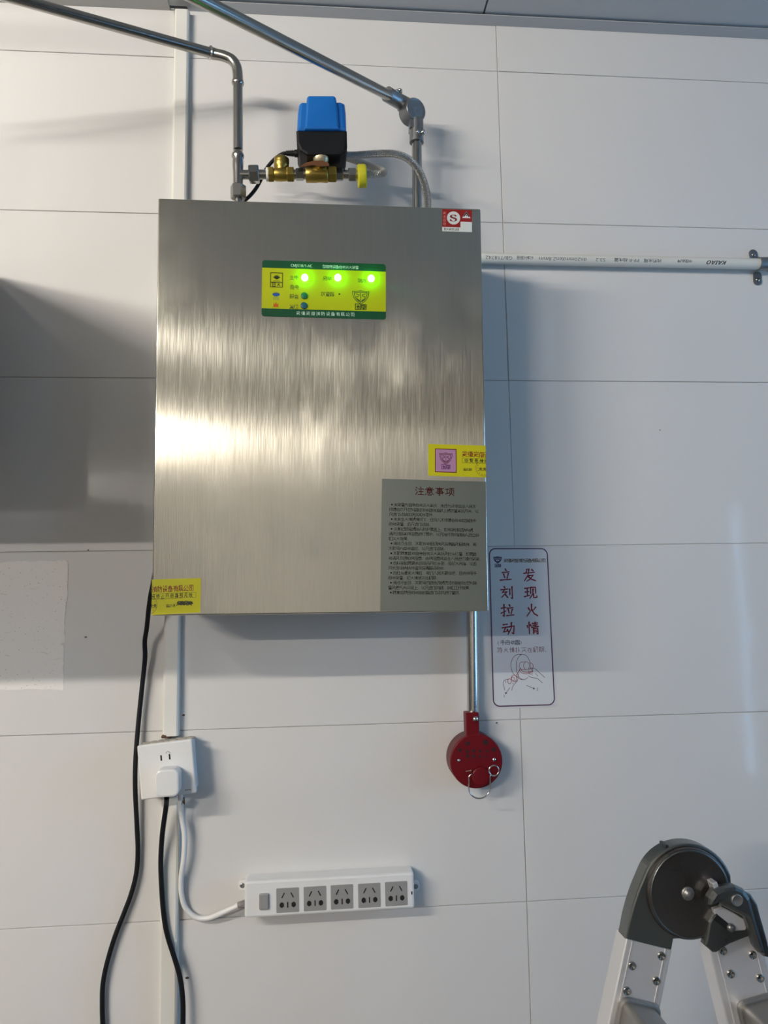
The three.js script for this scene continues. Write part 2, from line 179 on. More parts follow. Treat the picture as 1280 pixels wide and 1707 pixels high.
// ---------------------------------------------------------------- materials
const nA = noiseField(6, 6, 3), nB = noiseField(40, 40, 5), nC = noiseField(120, 120, 9), nS = noiseField(420, 7, 11), nS2 = noiseField(160, 4, 13), nS3 = noiseField(700, 30, 17);
const tileBump = heightTex(512, 512, (u, v) => 0.5 + 0.4 * (nA(u, v) - 0.5) + 0.06 * (nB(u, v) - 0.5) + 0.02 * (nC(u, v) - 0.5));
const tileRough = dataTex(256, 256, (u, v) => 0.055 + 0.02 * nB(u, v) + 0.02 * nC(u, v));
const tileMats = [0, 1, 2].map((k) => { const b = tileBump.clone(), r = tileRough.clone(); b.offset.set(k * 0.31, k * 0.17); return std({ color: rgb(0.70 + k * 0.008, 0.69 + k * 0.006, 0.675 + k * 0.004), roughness: 0.85, roughnessMap: r, bumpMap: b, bumpScale: 0.0007 }); });
const M = {
  grout: std({ color: rgb(0.5, 0.49, 0.47), roughness: 0.9 }),
  paint: std({ color: rgb(0.07, 0.07, 0.07), roughness: 0.85 }),
  paintWhite: std({ color: rgb(0.84, 0.82, 0.79), roughness: 0.6 }),
  cupboard: std({ color: rgb(0.05, 0.05, 0.055), roughness: 0.5 }),
  floor: std({ color: rgb(0.07, 0.066, 0.06), roughness: 0.5 }),
  ceiling: phy({ color: rgb(0.56, 0.56, 0.56), roughness: 0.35 }),
  trim: std({ color: rgb(0.5, 0.51, 0.52), roughness: 0.38, metalness: 0.2 }),
  trimOld: std({ color: rgb(0.46, 0.45, 0.43), roughness: 0.5, metalness: 0.2, roughnessMap: dataTex(128, 128, (u, v) => 0.6 + 0.4 * nC(u, v)) }),
  black: std({ color: rgb(0.012, 0.012, 0.014), roughness: 0.45 }),
  void: std({ color: rgb(0.01, 0.01, 0.01), roughness: 0.9 }),
  pvc: std({ color: rgb(0.76, 0.75, 0.70), roughness: 0.4 }),
  pvcWhite: std({ color: rgb(0.80, 0.80, 0.79), roughness: 0.33 }),
  grey: std({ color: rgb(0.30, 0.295, 0.29), roughness: 0.45 }),
  steel: std({ color: rgb(0.42, 0.41, 0.385), roughness: 0.24, metalness: 1 }),
  chrome: std({ color: rgb(0.68, 0.67, 0.65), roughness: 0.16, metalness: 1 }),
  zinc: std({ color: rgb(0.30, 0.31, 0.32), roughness: 0.42, metalness: 0.9, roughnessMap: dataTex(128, 128, (u, v) => 0.75 + 0.5 * nB(u, v)) }),
  brass: std({ color: rgb(0.50, 0.36, 0.09), roughness: 0.33, metalness: 1, bumpMap: dataTex(128, 128, (u, v) => nC(u, v)), bumpScale: 0.0002 }),
  brassPale: std({ color: rgb(0.62, 0.54, 0.36), roughness: 0.4, metalness: 0.8 }),
  copperTag: std({ color: rgb(0.23, 0.10, 0.045), roughness: 0.4, metalness: 0.6 }),
  ptfe: std({ color: rgb(0.8, 0.8, 0.77), roughness: 0.7 }),
  yellow: std({ color: rgb(0.62, 0.58, 0.02), roughness: 0.5 }),
  blue: std({ color: rgb(0.006, 0.15, 0.52), roughness: 0.38 }),
  rubber: phy({ color: rgb(0.007, 0.008, 0.010), roughness: 0.55, specularIntensity: 0.5 }),
  red: phy({ color: rgb(0.135, 0.003, 0.008), roughness: 0.42, specularIntensity: 0.5 }),
  redDark: std({ color: rgb(0.02, 0.002, 0.003), roughness: 0.6 }),
  plaster: std({ color: rgb(0.36, 0.34, 0.29), roughness: 0.95 }),
  rust: std({ color: rgb(0.10, 0.055, 0.03), roughness: 0.9 }),
  alu: phy({ color: rgb(0.82, 0.82, 0.84), roughness: 0.45, metalness: 0.65, roughnessMap: dataTex(256, 256, (u, v) => 0.75 + 0.5 * nS2(u, v)) }),
  aluDull: std({ color: rgb(0.40, 0.39, 0.37), roughness: 0.5, metalness: 1 }),
  cast: std({ color: rgb(0.19, 0.20, 0.195), roughness: 0.36, metalness: 0.95, roughnessMap: dataTex(128, 128, (u, v) => 0.7 + 0.6 * nB(u, v)) }),
  castDisc: std({ color: rgb(0.14, 0.13, 0.125), roughness: 0.33, metalness: 0.9, roughnessMap: dataTex(128, 128, (u, v) => 0.7 + 0.6 * nB(u, v)) }),
  glassBlue: phy({ color: rgb(1, 1, 1), roughness: 0.02, transmission: 1, thickness: 0 }),
};
// brushed stainless steel, grain upright; smudges and scratches as on the photographed door
const nD = noiseField(4, 5, 23), nE = noiseField(11, 13, 29), nF = noiseField(29, 23, 31), smudge = (u, v) => { const t = 0.5 * nD(u, v) + 0.3 * nE(u, v) + 0.2 * nF(u, v); return Math.max(0, t - 0.52) * 1.6; };
const brushRough = dataTex(2048, 512, (u, v) => 0.6 + 0.2 * (nS3(u, v) - 0.5) + 0.03 * (nS2(u, v) - 0.5) + 0.45 * smudge(u, v));
const brushBump = heightTex(2048, 512, (u, v) => 0.5 + 0.5 * (nS3(u, v) - 0.5) + 0.08 * (nS(u, v) - 0.5));
const brushTone = dataTex(512, 512, (u, v) => { const t = 0.96 + 0.02 * (nS2(u, v) - 0.5); return [t, t * 0.995, t * 0.97]; }, true);
M.brushed = phy({ color: rgb(0.76, 0.735, 0.665), metalness: 1, roughness: 0.25, roughnessMap: brushRough, bumpMap: brushBump, bumpScale: 0.00005, map: brushTone, anisotropy: 1, anisotropyRotation: 0 });
M.brushedPlain = std({ color: rgb(0.5, 0.49, 0.46), metalness: 1, roughness: 0.30 });

// ---------------------------------------------------------------- the setting
const wallBack = new THREE.Group(); wallBack.name = 'wall_back'; wallBack.userData = { kind: 'structure' }; scene.add(wallBack);
struct('grout_bed', box(X1 - X0 + 0.2, CEIL + 0.3, 0.1, (X0 + X1) / 2, CEIL / 2, -0.0522), M.grout, wallBack);
const tileGeo = new Map();
function tileGeometry(w, h) {                                         // a glazed tile with a softened arris, its face at z = 0
  const key = w.toFixed(4) + h.toFixed(4); if (tileGeo.has(key)) return tileGeo.get(key);
  const b = 0.0007, d = 0.0085, a = [[-w / 2, -h / 2], [w / 2, -h / 2], [w / 2, h / 2], [-w / 2, h / 2]], i = [[-w / 2 + b, -h / 2 + b], [w / 2 - b, -h / 2 + b], [w / 2 - b, h / 2 - b], [-w / 2 + b, h / 2 - b]];
  const pos = [], uv = [], quad = (q) => { for (const k of [0, 1, 2, 0, 2, 3]) { pos.push(...q[k]); uv.push(q[k][0] / 0.6 + 0.5, q[k][1] / 0.6 + 0.5); } };
  quad(i.map((p) => [...p, 0]));
  for (let k = 0; k < 4; k++) { const n = (k + 1) % 4; quad([[...a[k], -b], [...a[n], -b], [...i[n], 0], [...i[k], 0]]); quad([[...a[k], -d], [...a[n], -d], [...a[n], -b], [...a[k], -b]]); }
  const g = new THREE.BufferGeometry(); g.setAttribute('position', new THREE.Float32BufferAttribute(pos, 3)); g.setAttribute('uv', new THREE.Float32BufferAttribute(uv, 2)); g.computeVertexNormals();
  tileGeo.set(key, g); return g;
}
const GAP = 0.0011, SEAM = 0.3491, ROW = 0.681;
for (let r = -3; r < 7; r++) for (let c = -6; c < 3; c++) {
  const y0 = Math.max(0, ROW + 0.3 * r), y1 = Math.min(CEIL, ROW + 0.3 * (r + 1)), x0 = SEAM + 0.6 * c, x1 = x0 + 0.6;
  if (y1 - y0 < 0.02) continue;
  const t = struct('wall_tile', tileGeometry(x1 - x0 - GAP, y1 - y0 - GAP), tileMats[Math.floor(rnd() * 3)], wallBack);
  t.position.set((x0 + x1) / 2, (y0 + y1) / 2, (rnd() - 0.5) * 0.0004); t.rotation.set((rnd() - 0.5) * 0.004, (rnd() - 0.5) * 0.003, 0);
}
struct('floor', box(X1 - X0 + 0.4, 0.1, Z1 + 0.4, (X0 + X1) / 2, -0.05, Z1 / 2), M.floor);
struct('wall_front', box(X1 - X0 + 0.4, CEIL + 0.3, 0.1, (X0 + X1) / 2, CEIL / 2, Z1 + 0.05), M.paintWhite);
struct('wall_left', box(0.1, CEIL + 0.3, Z1 + 0.2, X0 - 0.05, CEIL / 2, Z1 / 2), M.paint);
// the right wall: a window beside the tiled wall and a narrow side light, both out of frame to the right
const WZ0 = 0.35, WZ1 = 1.35, WY0 = 1.0, WY1 = 2.2, NZ0 = 2.415, NZ1 = 2.685, NY0 = 0.55, NY1 = 1.93;
const wallPiece = (z0, z1, y0, y1) => box(0.12, y1 - y0, z1 - z0, X1 + 0.06, (y0 + y1) / 2, (z0 + z1) / 2);
struct('wall_right', merge(wallPiece(-0.1, WZ0, -0.15, CEIL + 0.15), wallPiece(WZ0, WZ1, -0.15, WY0), wallPiece(WZ0, WZ1, WY1, CEIL + 0.15), wallPiece(WZ1, NZ0, -0.15, CEIL + 0.15), wallPiece(NZ0, NZ1, -0.15, NY0), wallPiece(NZ0, NZ1, NY1, CEIL + 0.15), wallPiece(NZ1, Z1 + 0.1, -0.15, CEIL + 0.15)), M.paint);
const win = new THREE.Group(); win.name = 'window_1'; win.userData = { kind: 'structure' }; win.position.set(X1 + 0.05, (WY0 + WY1) / 2, (WZ0 + WZ1) / 2); scene.add(win);
{ const w = WZ1 - WZ0, h = WY1 - WY0;
  struct('window_frame', merge(box(0.05, 0.05, w, 0, h / 2 - 0.025, 0), box(0.05, 0.05, w, 0, -h / 2 + 0.025, 0), box(0.05, h, 0.05, 0, 0, w / 2 - 0.025), box(0.05, h, 0.05, 0, 0, -w / 2 + 0.025), box(0.04, h - 0.1, 0.04)), M.pvcWhite, win);
  struct('window_pane', box(0.005, h - 0.1, w / 2 - 0.07, 0, 0, w / 4 - 0.015), M.glassBlue, win); struct('window_pane', box(0.005, h - 0.1, w / 2 - 0.07, 0, 0, -w / 4 + 0.015), M.glassBlue, win); }
const side = new THREE.Group(); side.name = 'window_2'; side.userData = { kind: 'structure' }; side.position.set(X1 + 0.06, (NY0 + NY1) / 2, (NZ0 + NZ1) / 2); scene.add(side);
struct('window_pane', box(0.005, NY1 - NY0 - 0.004, NZ1 - NZ0 - 0.004), M.glassBlue, side);
// metal ceiling panels on a wall angle
const ceiling = new THREE.Group(); ceiling.name = 'ceiling'; ceiling.userData = { kind: 'structure' }; scene.add(ceiling);
struct('ceiling_slab', box(X1 - X0 + 0.4, 0.1, Z1 + 0.4, (X0 + X1) / 2, CEIL + 0.075, Z1 / 2), M.void, ceiling);
const PX = P(808, 37, 0.03).x;
for (let i = -6; i < 4; i++) for (let j = 0; j < 9; j++) {
  const x0 = Math.max(X0, PX + i * 0.6), x1 = Math.min(X1, PX + i * 0.6 + 0.6); if (x1 - x0 < 0.05) continue;
  const p = struct('ceiling_panel', box(x1 - x0 - 0.0035, 0.012, 0.5965, 0, 0, 0), M.ceiling, ceiling); p.position.set((x0 + x1) / 2, CEIL + 0.006, 0.004 + 0.3 + j * 0.6);
}
const tx = P(304, 25, 0).x;
struct('trim_1', merge(box(X1 - tx - 0.01, 0.0015, 0.026, (X1 + tx + 0.01) / 2, CEIL - 0.004, 0.0135), box(X1 - tx - 0.01, 0.014, 0.0015, (X1 + tx + 0.01) / 2, CEIL + 0.003, 0.0015)), M.trim);
struct('trim_2', merge(box(tx - 0.022 - X0, 0.0015, 0.036, (X0 + tx - 0.022) / 2, CEIL - 0.005, 0.0185), box(tx - 0.022 - X0, 0.014, 0.0015, (X0 + tx - 0.022) / 2, CEIL + 0.003, 0.0015)), M.trimOld);

// two batten lamps on the ceiling behind the camera
function batten(spec, label) {
  const [x, y, z] = spec.c, t = thing('batten_lamp', label, 'lamp', V(x, y, z)); t.rotation.y = spec.yaw;
  put('housing', rbox(spec.len + 0.05, 0.048, 0.06, 0.006, 0, CEIL - y - 0.0245, 0), M.pvcWhite, t, false);
  const glow = std({ color: 0x000000, emissive: TUBE_COLOUR, emissiveIntensity: 12, roughness: 0.4 });
  put('tube', new THREE.CylinderGeometry(0.014, 0.014, spec.len, 20).rotateZ(Math.PI / 2), glow, t, false);
  for (const s of [-1, 1]) put('end_cap', box(0.022, 0.06, 0.036, s * (spec.len / 2 + 0.011), 0.008, 0), M.pvcWhite, t, false);
  for (const s of [-1, 1]) {
    const l = new THREE.RectAreaLight(TUBE_COLOUR, spec.power, spec.len, 0.03); l.name = 'tube_light'; l.castShadow = true;
    l.position.set(0, -0.012, s * 0.018); l.rotation.set(0, 0, 0); l.rotation.order = 'YXZ'; l.rotation.set(s < 0 ? 0.14 : -0.6, s < 0 ? 0 : Math.PI, 0); t.add(l);
  }
}
batten(TUBE.near, 'white batten lamp with a glowing tube on the ceiling nearer the tiled wall');
batten(TUBE.far, 'white batten lamp with a glowing tube on the ceiling farther from the tiled wall');

// unseen dark cupboard, added to keep the reflection in the left tiles dark
{ const x = -2.05, t = thing('added_dark_cupboard', 'added unseen dark grey cupboard across the room that darkens the tile reflection', 'cupboard', V(x, 0, 4.9));
  put('carcass', rbox(1.2, 2.3, 0.5, 0.004, x, 1.15, 4.94), M.cupboard, t);
  for (const s of [-1, 1]) { const d = put('door', rbox(0.59, 2.2, 0.02, 0.003, x + s * 0.298, 1.17, 4.68), M.cupboard, t); put('handle', rod(V(x + s * 0.04, 1.05, 4.655), V(x + s * 0.04, 1.25, 4.655), 0.006, 12), M.steel, d, true); } }

// the stainless hood on the left, just outside the frame: it throws the dark shadow on the tiles
{ const hx = -0.56, hw = 1.5, y0 = CAM_Y + 0.225, y1 = CAM_Y + 0.565, t = thing('range_hood', 'large stainless steel range hood on the wall left of the cabinet', 'hood', V(hx - hw / 2, y0, 0.32));
  put('canopy', rbox(hw, y1 - y0, 0.58, 0.004, hx - hw / 2, (y0 + y1) / 2, 0.325), M.brushedPlain, t);
  put('filter', box(hw - 0.1, 0.01, 0.48, hx - hw / 2, y0 - 0.004, 0.325), M.aluDull, t);
  put('bracket', box(hw - 0.3, 0.05, 0.036, hx - hw / 2 - 0.1, y1 - 0.12, 0.0175), M.zinc, t); }

// ---------------------------------------------------------------- the steel control cabinet
const FZ = 0.2, cab = thing('control_cabinet', 'brushed stainless steel fire control cabinet with a yellow and green panel on its door', 'cabinet', P(532, 680, FZ).setZ(0));
cab.rotation.set(0.025, 0, -0.006);                                    // it hangs from its top edge, leaning out a little
function cl(px, py, z = FZ) {                                         // a pixel's point on the cabinet's own plane z, in its own axes
  cab.updateMatrixWorld(true); const inv = cab.matrixWorld.clone().invert(), o = V(0, CAM_Y, CAM_Z).applyMatrix4(inv), d = P(px, py, 0).applyMatrix4(inv).sub(o);
  return o.addScaledVector(d, (z - o.z) / d.z);
}
const CORNERS = [[265, 332], [803, 346], [813, 1019.5], [251, 1026.5]];
let cabW, cabH;
for (let k = 0; k < 2; k++) {
  const [a, b, c, d] = CORNERS.map((p) => cl(...p)), m = a.clone().add(b).add(c).add(d).multiplyScalar(0.25).setZ(0);
  cabW = (b.x - a.x + c.x - d.x) / 2; cabH = (a.y + b.y - c.y - d.y) / 2; cab.position.add(m.applyEuler(cab.rotation));
}
cab.position.z = 0;
put('body', merge(box(cabW - 0.012, cabH - 0.012, 0.002, 0, 0, 0.027), box(cabW - 0.012, 0.0015, 0.148, 0, cabH / 2 - 0.0065, 0.1), box(cabW - 0.012, 0.0015, 0.148, 0, -cabH / 2 + 0.0065, 0.1),
  box(0.0015, cabH - 0.012, 0.148, cabW / 2 - 0.0065, 0, 0.1), box(0.0015, cabH - 0.012, 0.148, -cabW / 2 + 0.0065, 0, 0.1)), M.brushedPlain, cab, false);
{ const g = rbox(cabW, cabH, 0.022, 0.0022, 0, 0, FZ - 0.011, 4); put('door', g, M.brushed, cab, false); }
put('gasket', box(cabW - 0.02, cabH - 0.02, 0.006, 0, 0, FZ - 0.0245), M.rubber, cab, false);
// hinge pin and lug on the top edge
{ const a = cl(744, 341, 0.17), b = cl(764, 340, 0.17);
  put('hinge_lug', merge(slab(shapeOf([V(-0.02, 0, 0), V(-0.012, 0.003, 0), V(0.0, 0.0045, 0), V(0.012, 0.0035, 0), V(0.016, 0, 0)]), 0, 0.02, 0.0006).translate(a.x, cabH / 2 - 0.001, 0.15)), M.rubber, cab, false);
  put('hinge_pin', merge(rod(V(a.x + 0.006, cabH / 2 + 0.0035, 0.165), V(a.x + 0.026, cabH / 2 + 0.0035, 0.165), 0.0035), lathe([[0, 0], [0.0045, 0], [0.0045, 0.003], [0.002, 0.0045], [0, 0.0045]], V(a.x + 0.022, cabH / 2 + 0.003, 0.166), V(a.x + 0.022, cabH / 2 + 0.003, 0.176))), M.steel, cab, false); }
const quad = (a, z = FZ) => a.map(([x, y]) => cl(x, y, z));
function plate([tl, tr, br, bl], t, r) {                             // a thin printed plate with rounded corners
  const w = (tl.distanceTo(tr) + bl.distanceTo(br)) / 2, h = (tl.distanceTo(bl) + tr.distanceTo(br)) / 2, g = new THREE.ExtrudeGeometry(roundRect(w, h, r), { depth: t, bevelEnabled: false, curveSegments: 10 }), a = g.attributes.position, u = g.attributes.uv;
  for (let i = 0; i < a.count; i++) u.setXY(i, a.getX(i) / w + 0.5, a.getY(i) / h + 0.5);
  const m = tl.clone().add(tr).add(br).add(bl).multiplyScalar(0.25); return g.rotateZ(Math.atan2(tr.y - tl.y + br.y - bl.y, tr.x - tl.x + br.x - bl.x)).translate(m.x, m.y, m.z);
}
// the control panel with its lamps and buttons
const panelTex = printed(1280, 577, (c, w, h) => {
  c.fillStyle = '#0b4a2c'; c.fillRect(0, 0, w, h); c.fillStyle = '#b3b80a'; c.fillRect(0, h * 0.135, w, h * 0.725);
  c.fillStyle = '#d8e8dc'; c.font = '38px sans-serif'; c.fillText('CMJS18/1-AC', 292, 58); write(c, '型厨房设备自动灭火装置', 622, 29, 32, { col: '#cfe0d2', wt: 0.085, dx: 34 });
  write(c, '安徽安厨消防设备有限公司', 356, h - 60, 36, { col: '#d4e6d6', wt: 0.095, dx: 51 });
  c.strokeStyle = c.fillStyle = '#1c2410'; c.lineWidth = 8; c.strokeRect(88, 128, 122, 146); c.beginPath(); c.moveTo(88, 226); c.lineTo(210, 226); c.stroke();
  for (let i = 0; i < 7; i++) { const a = -2.7 + i * 0.38; c.beginPath(); c.moveTo(150, 196); c.quadraticCurveTo(150 + Math.cos(a - 0.3) * 30, 186 + Math.sin(a - 0.3) * 30, 150 + Math.cos(a) * 44, 190 + Math.sin(a) * 44); c.quadraticCurveTo(150 + Math.cos(a + 0.35) * 30, 186 + Math.sin(a + 0.35) * 30, 150, 196); c.fill(); }
  c.fillRect(112, 208, 76, 5); write(c, '明火', 104, 231, 36, { col: '#1c2410', wt: 0.14, dx: 48 });
  c.fillStyle = '#1e4fa0'; c.beginPath(); c.ellipse(146, 350, 38, 20, 0, 0, 7); c.fill(); c.fillStyle = '#4b5157'; c.fillRect(118, 336, 56, 8);
  c.strokeStyle = '#5b6a66'; c.lineWidth = 4; for (let i = -2; i <= 2; i++) { c.beginPath(); c.moveTo(146 + i * 10, 372); c.lineTo(146 + i * 14, 408); c.stroke(); }
  c.fillStyle = '#c05a18'; c.beginPath(); c.moveTo(118, 480); c.lineTo(122, 432); c.lineTo(134, 456); c.lineTo(146, 424); c.lineTo(156, 454); c.lineTo(168, 438); c.lineTo(172, 480); c.closePath(); c.fill();
  const lab = (s, x, y) => write(c, s, x, y, 44, { col: '#4a5423', wt: 0.11, dx: 46 });
  lab('主电', 282, 146); lab('备电', 288, 246); lab('静音', 284, 344); lab('复位', 284, 448); lab('启动', 628, 146); lab('报警器', 606, 308); lab('喷水', 990, 156);
  shield(c, 1018, 348, 170, 130, '#2c4a20', 7); write(c, '固厨', 962, 424, 56, { col: '#263a16', wt: 0.15, dx: 60 });
  c.fillStyle = '#2c3a12'; c.beginPath(); c.arc(796, 328, 9, 0, 7); c.fill();
});
const pq = quad([[437, 434], [643.5, 440.5], [642.5, 533], [436, 527]]);
const panel = put('control_panel', plate(pq, 0.0006, 0.0042), std({ map: panelTex, roughness: 0.32 }), cab, false); panel.userData.label = 'yellow control panel with green bands';
const onPanel = (px, py, z = 0.0006) => { const p = cl(px, py); p.z = FZ + z; return p; };
const ledM = std({ color: rgb(0.02, 0.2, 0.05), emissive: rgb(0.30, 1, 0.42), emissiveIntensity: 7, roughness: 0.3 });
for (const [x, y] of [[508, 463.5], [563, 463.5], [618.5, 465]]) {
  const p = onPanel(x, y); put('indicator_lamp', lathe([[0.0052, 0], [0.0052, 0.002], [0.0046, 0.0045], [0.003, 0.0065], [0, 0.0072]], p, p.clone().add(V(0, 0, 1)), 20), ledM, panel, false);
  const l = new THREE.PointLight(rgb(0.02, 1, 0.16), 0.004); l.name = 'indicator_light'; l.shadow.radius = 0.2; l.castShadow = true; l.position.copy(p).add(V(0, 0, 0.0055)); panel.add(l);
}
for (const [x, y, col] of [[507, 493.5, rgb(0.01, 0.16, 0.06)], [506.5, 510, rgb(0.01, 0.10, 0.15)]]) { const p = onPanel(x, y); put('push_button', lathe([[0.0052, 0], [0.0052, 0.0016], [0.0046, 0.0024], [0, 0.0027]], p, p.clone().add(V(0, 0, 1)), 20), std({ color: col, roughness: 0.35 }), panel, false); }
// the red certificate sticker in the upper right corner
const certTex = printed(640, 480, (c, w, h) => {
  c.fillStyle = '#8f1d1c'; c.fillRect(0, 0, w, h); c.fillStyle = '#d6dcd8'; c.fillRect(0, 388, 400, 92); c.fillRect(392, 262, 248, 218);
  c.beginPath(); c.arc(244, 186, 142, 0, 7); c.fill(); c.fillStyle = '#7c1a24'; c.font = 'bold 250px serif'; c.save(); c.translate(244, 186); c.scale(1.25, 0.82); c.fillText('S', -74, 92); c.restore();
  c.fillStyle = '#e4e6e8'; c.beginPath(); c.moveTo(520, 34); c.lineTo(612, 178); c.lineTo(428, 178); c.closePath(); c.fill(); c.fillStyle = '#181518'; c.beginPath(); c.moveTo(520, 40); c.lineTo(590, 148); c.lineTo(562, 148); c.lineTo(520, 88); c.lineTo(478, 148); c.lineTo(450, 148); c.closePath(); c.fill(); c.beginPath(); c.arc(520, 120, 14, 0, 7); c.fill();
  write(c, '安全标志', 24, 62, 52, { col: '#d08a80', wt: 0.12, dy: 78 }); write(c, '防火安全合格', 40, 408, 50, { col: '#4a3420', wt: 0.12, dx: 54 });
});
put('certificate_sticker', sheet(quad([[737, 348.5], [786.5, 350.5], [786.5, 387], [737, 385.5]]), 0.0003), std({ map: certTex, roughness: 0.4 }), cab, false).userData.label = 'red and white sticker with an S in a circle';
// the silvery notice
const NOTICE = ['●本装置为厨房自动灭火系统，未经允许非专业人员不', '得擅自打开控制箱或拆动箱体面板上的报警系统开关，以', '免造成误喷或损坏其他零件。', '●未发生火情的情况下，任何人不得擅自拉动或踩踏手', '启动装置，避免造成误喷。', '●注意把脱落的喷头防护罩盖上，如有损坏或缺失的，', '请及时联系供应商进行替换，以免油污将腐蚀喷头堵塞影', '响灭火效果。', '●清洁卫生时，不能拉动钢缆绳及探测器及钢丝绳，更', '不能用力牵动管线，以免造成误喷。', '●不能随意移动厨房自动灭火系统及灶台位置，如需移', '动请及时通知供应商，由供应商派专业人员进行操作安装。', '●当炒菜锅需要长时间离开灶台时，应把火关掉，以避', '免长时间烘烤使温度探测器误启动。', '●当灶台起发火情后，现场人员不要惊慌，尽快使用手', '启动装置，把火情消灭在初期。', '●清洁污垢时，不能用腐蚀性强的洗洁剂喷射在控制装', '置及燃气关闭阀上，以免造成腐蚀，影响工作效果。', '●随意或随便启动喷射器造成误报进行警报。'];
const noticeTex = printed(1400, 1800, (c, w, h) => {
  c.fillStyle = '#9da39b'; c.fillRect(0, 0, w, h);
  write(c, '注意事项', 440, 96, 122, { col: '#5a1f1c', wt: 0.085, dx: 136 });
  NOTICE.forEach((s, i) => write(c, s, (s[0] === '●' ? 112 : 100), 332 + i * 66.5, 46, { col: '#1b1814', wt: 0.09, dx: 48 }));
});
put('notice', sheet(quad([[636.5, 798], [809.5, 803], [812.3, 1018.5], [633.5, 1018.5]]), 0.0003), std({ map: noticeTex, metalness: 0.95, roughness: 0.36 }), cab, false).userData.label = 'silvery notice of small dark print under a red heading';
// the two yellow seals, each wrapped round an edge of the door
const sealTex = printed(1536, 416, (c, w, h) => {
  c.fillStyle = '#c4bd06'; c.fillRect(0, 0, w, h);
  c.fillStyle = '#b184a8'; c.fillRect(100, 62, 290, 300); c.strokeStyle = '#6a2416'; c.lineWidth = 12; c.strokeRect(100, 62, 290, 300);
  shield(c, 245, 178, 176, 140, '#5a2030', 8); write(c, '固厨', 186, 262, 58, { col: '#5a2a5a', wt: 0.14, dx: 64 });
  write(c, '安徽安厨消防设备有限公司', 478, 84, 68, { col: '#7a2c08', wt: 0.13, dx: 80 });
  c.strokeStyle = '#5c5a10'; c.lineWidth = 4; c.strokeRect(474, 172, 990, 62); write(c, '非紧急情况禁止开启撕毁无效', 506, 178, 50, { col: '#26280c', wt: 0.12, dx: 71 });
  write(c, '签封日期', 486, 304, 30, { col: '#2a2c10', wt: 0.13, dx: 30 }); write(c, '签封人员', 1010, 300, 34, { col: '#2a2c10', wt: 0.13, dx: 36 });
  c.strokeStyle = '#4b3a20'; c.lineWidth = 5; c.beginPath(); c.arc(768, 296, 104, 0, 7); c.stroke();
  for (let i = 0; i < 14; i++) { const a = i * 0.45; c.fillStyle = '#4b3a20'; c.fillRect(768 + Math.cos(a) * 82 - 5, 296 + Math.sin(a) * 82 - 5, 10, 10); }
  c.lineWidth = 7; for (const x of [706, 762, 818]) write(c, '未', x, 286, 46, { col: '#3a2c14', wt: 0.14 });
  c.strokeStyle = '#1c2208'; for (let i = 0; i < 60; i++) { const t = i / 60, x = 1190 + t * 210, y = 296 + Math.sin(i * 1.7) * 12 + t * 10; c.lineWidth = 7 + 5 * Math.sin(i * 2.3); c.beginPath(); c.moveTo(x - 20, y + 14 * Math.sin(i)); c.quadraticCurveTo(x, y - 18, x + 26, y + 12 * Math.cos(i * 1.3)); c.stroke(); }
});
const sealM = std({ map: sealTex, roughness: 0.45 });
function seal(pts, side, uSplit, label) {                             // side 1: round the right edge; -1: the left edge
  const q = quad(pts), e = side * cabW / 2;
  const in2 = (p) => V(e, p.y, FZ);
  const f = side > 0 ? [q[0], in2(q[1]), in2(q[2]), q[3]] : [in2(q[0]), q[1], q[2], in2(q[3])];
  const back = (p) => V(e, p.y, FZ - 0.075);
  const s = side > 0 ? [f[1], back(q[1]), back(q[2]), f[2]] : [back(q[0]), f[0], f[3], back(q[3])];
  const o = put('seal_sticker', merge(sheet(f, 0.0003, side > 0 ? [0, 0, uSplit, 1] : [uSplit, 0, 1, 1]), sheet(s, 0.0003, side > 0 ? [uSplit, 0, 1, 1] : [0, 0, uSplit, 1], V(side, 0, 0))), sealM, cab, false); o.userData.label = label;
}
seal([[713.5, 740], [809, 743], [809.5, 796], [713.5, 793]], 1, 0.525, 'yellow seal with a pink square round the right edge');
seal([[252.5, 966], [335, 963.5], [334, 1021], [250.5, 1025.5]], -1, 0.517, 'yellow seal with scribbled ink round the lower left edge');

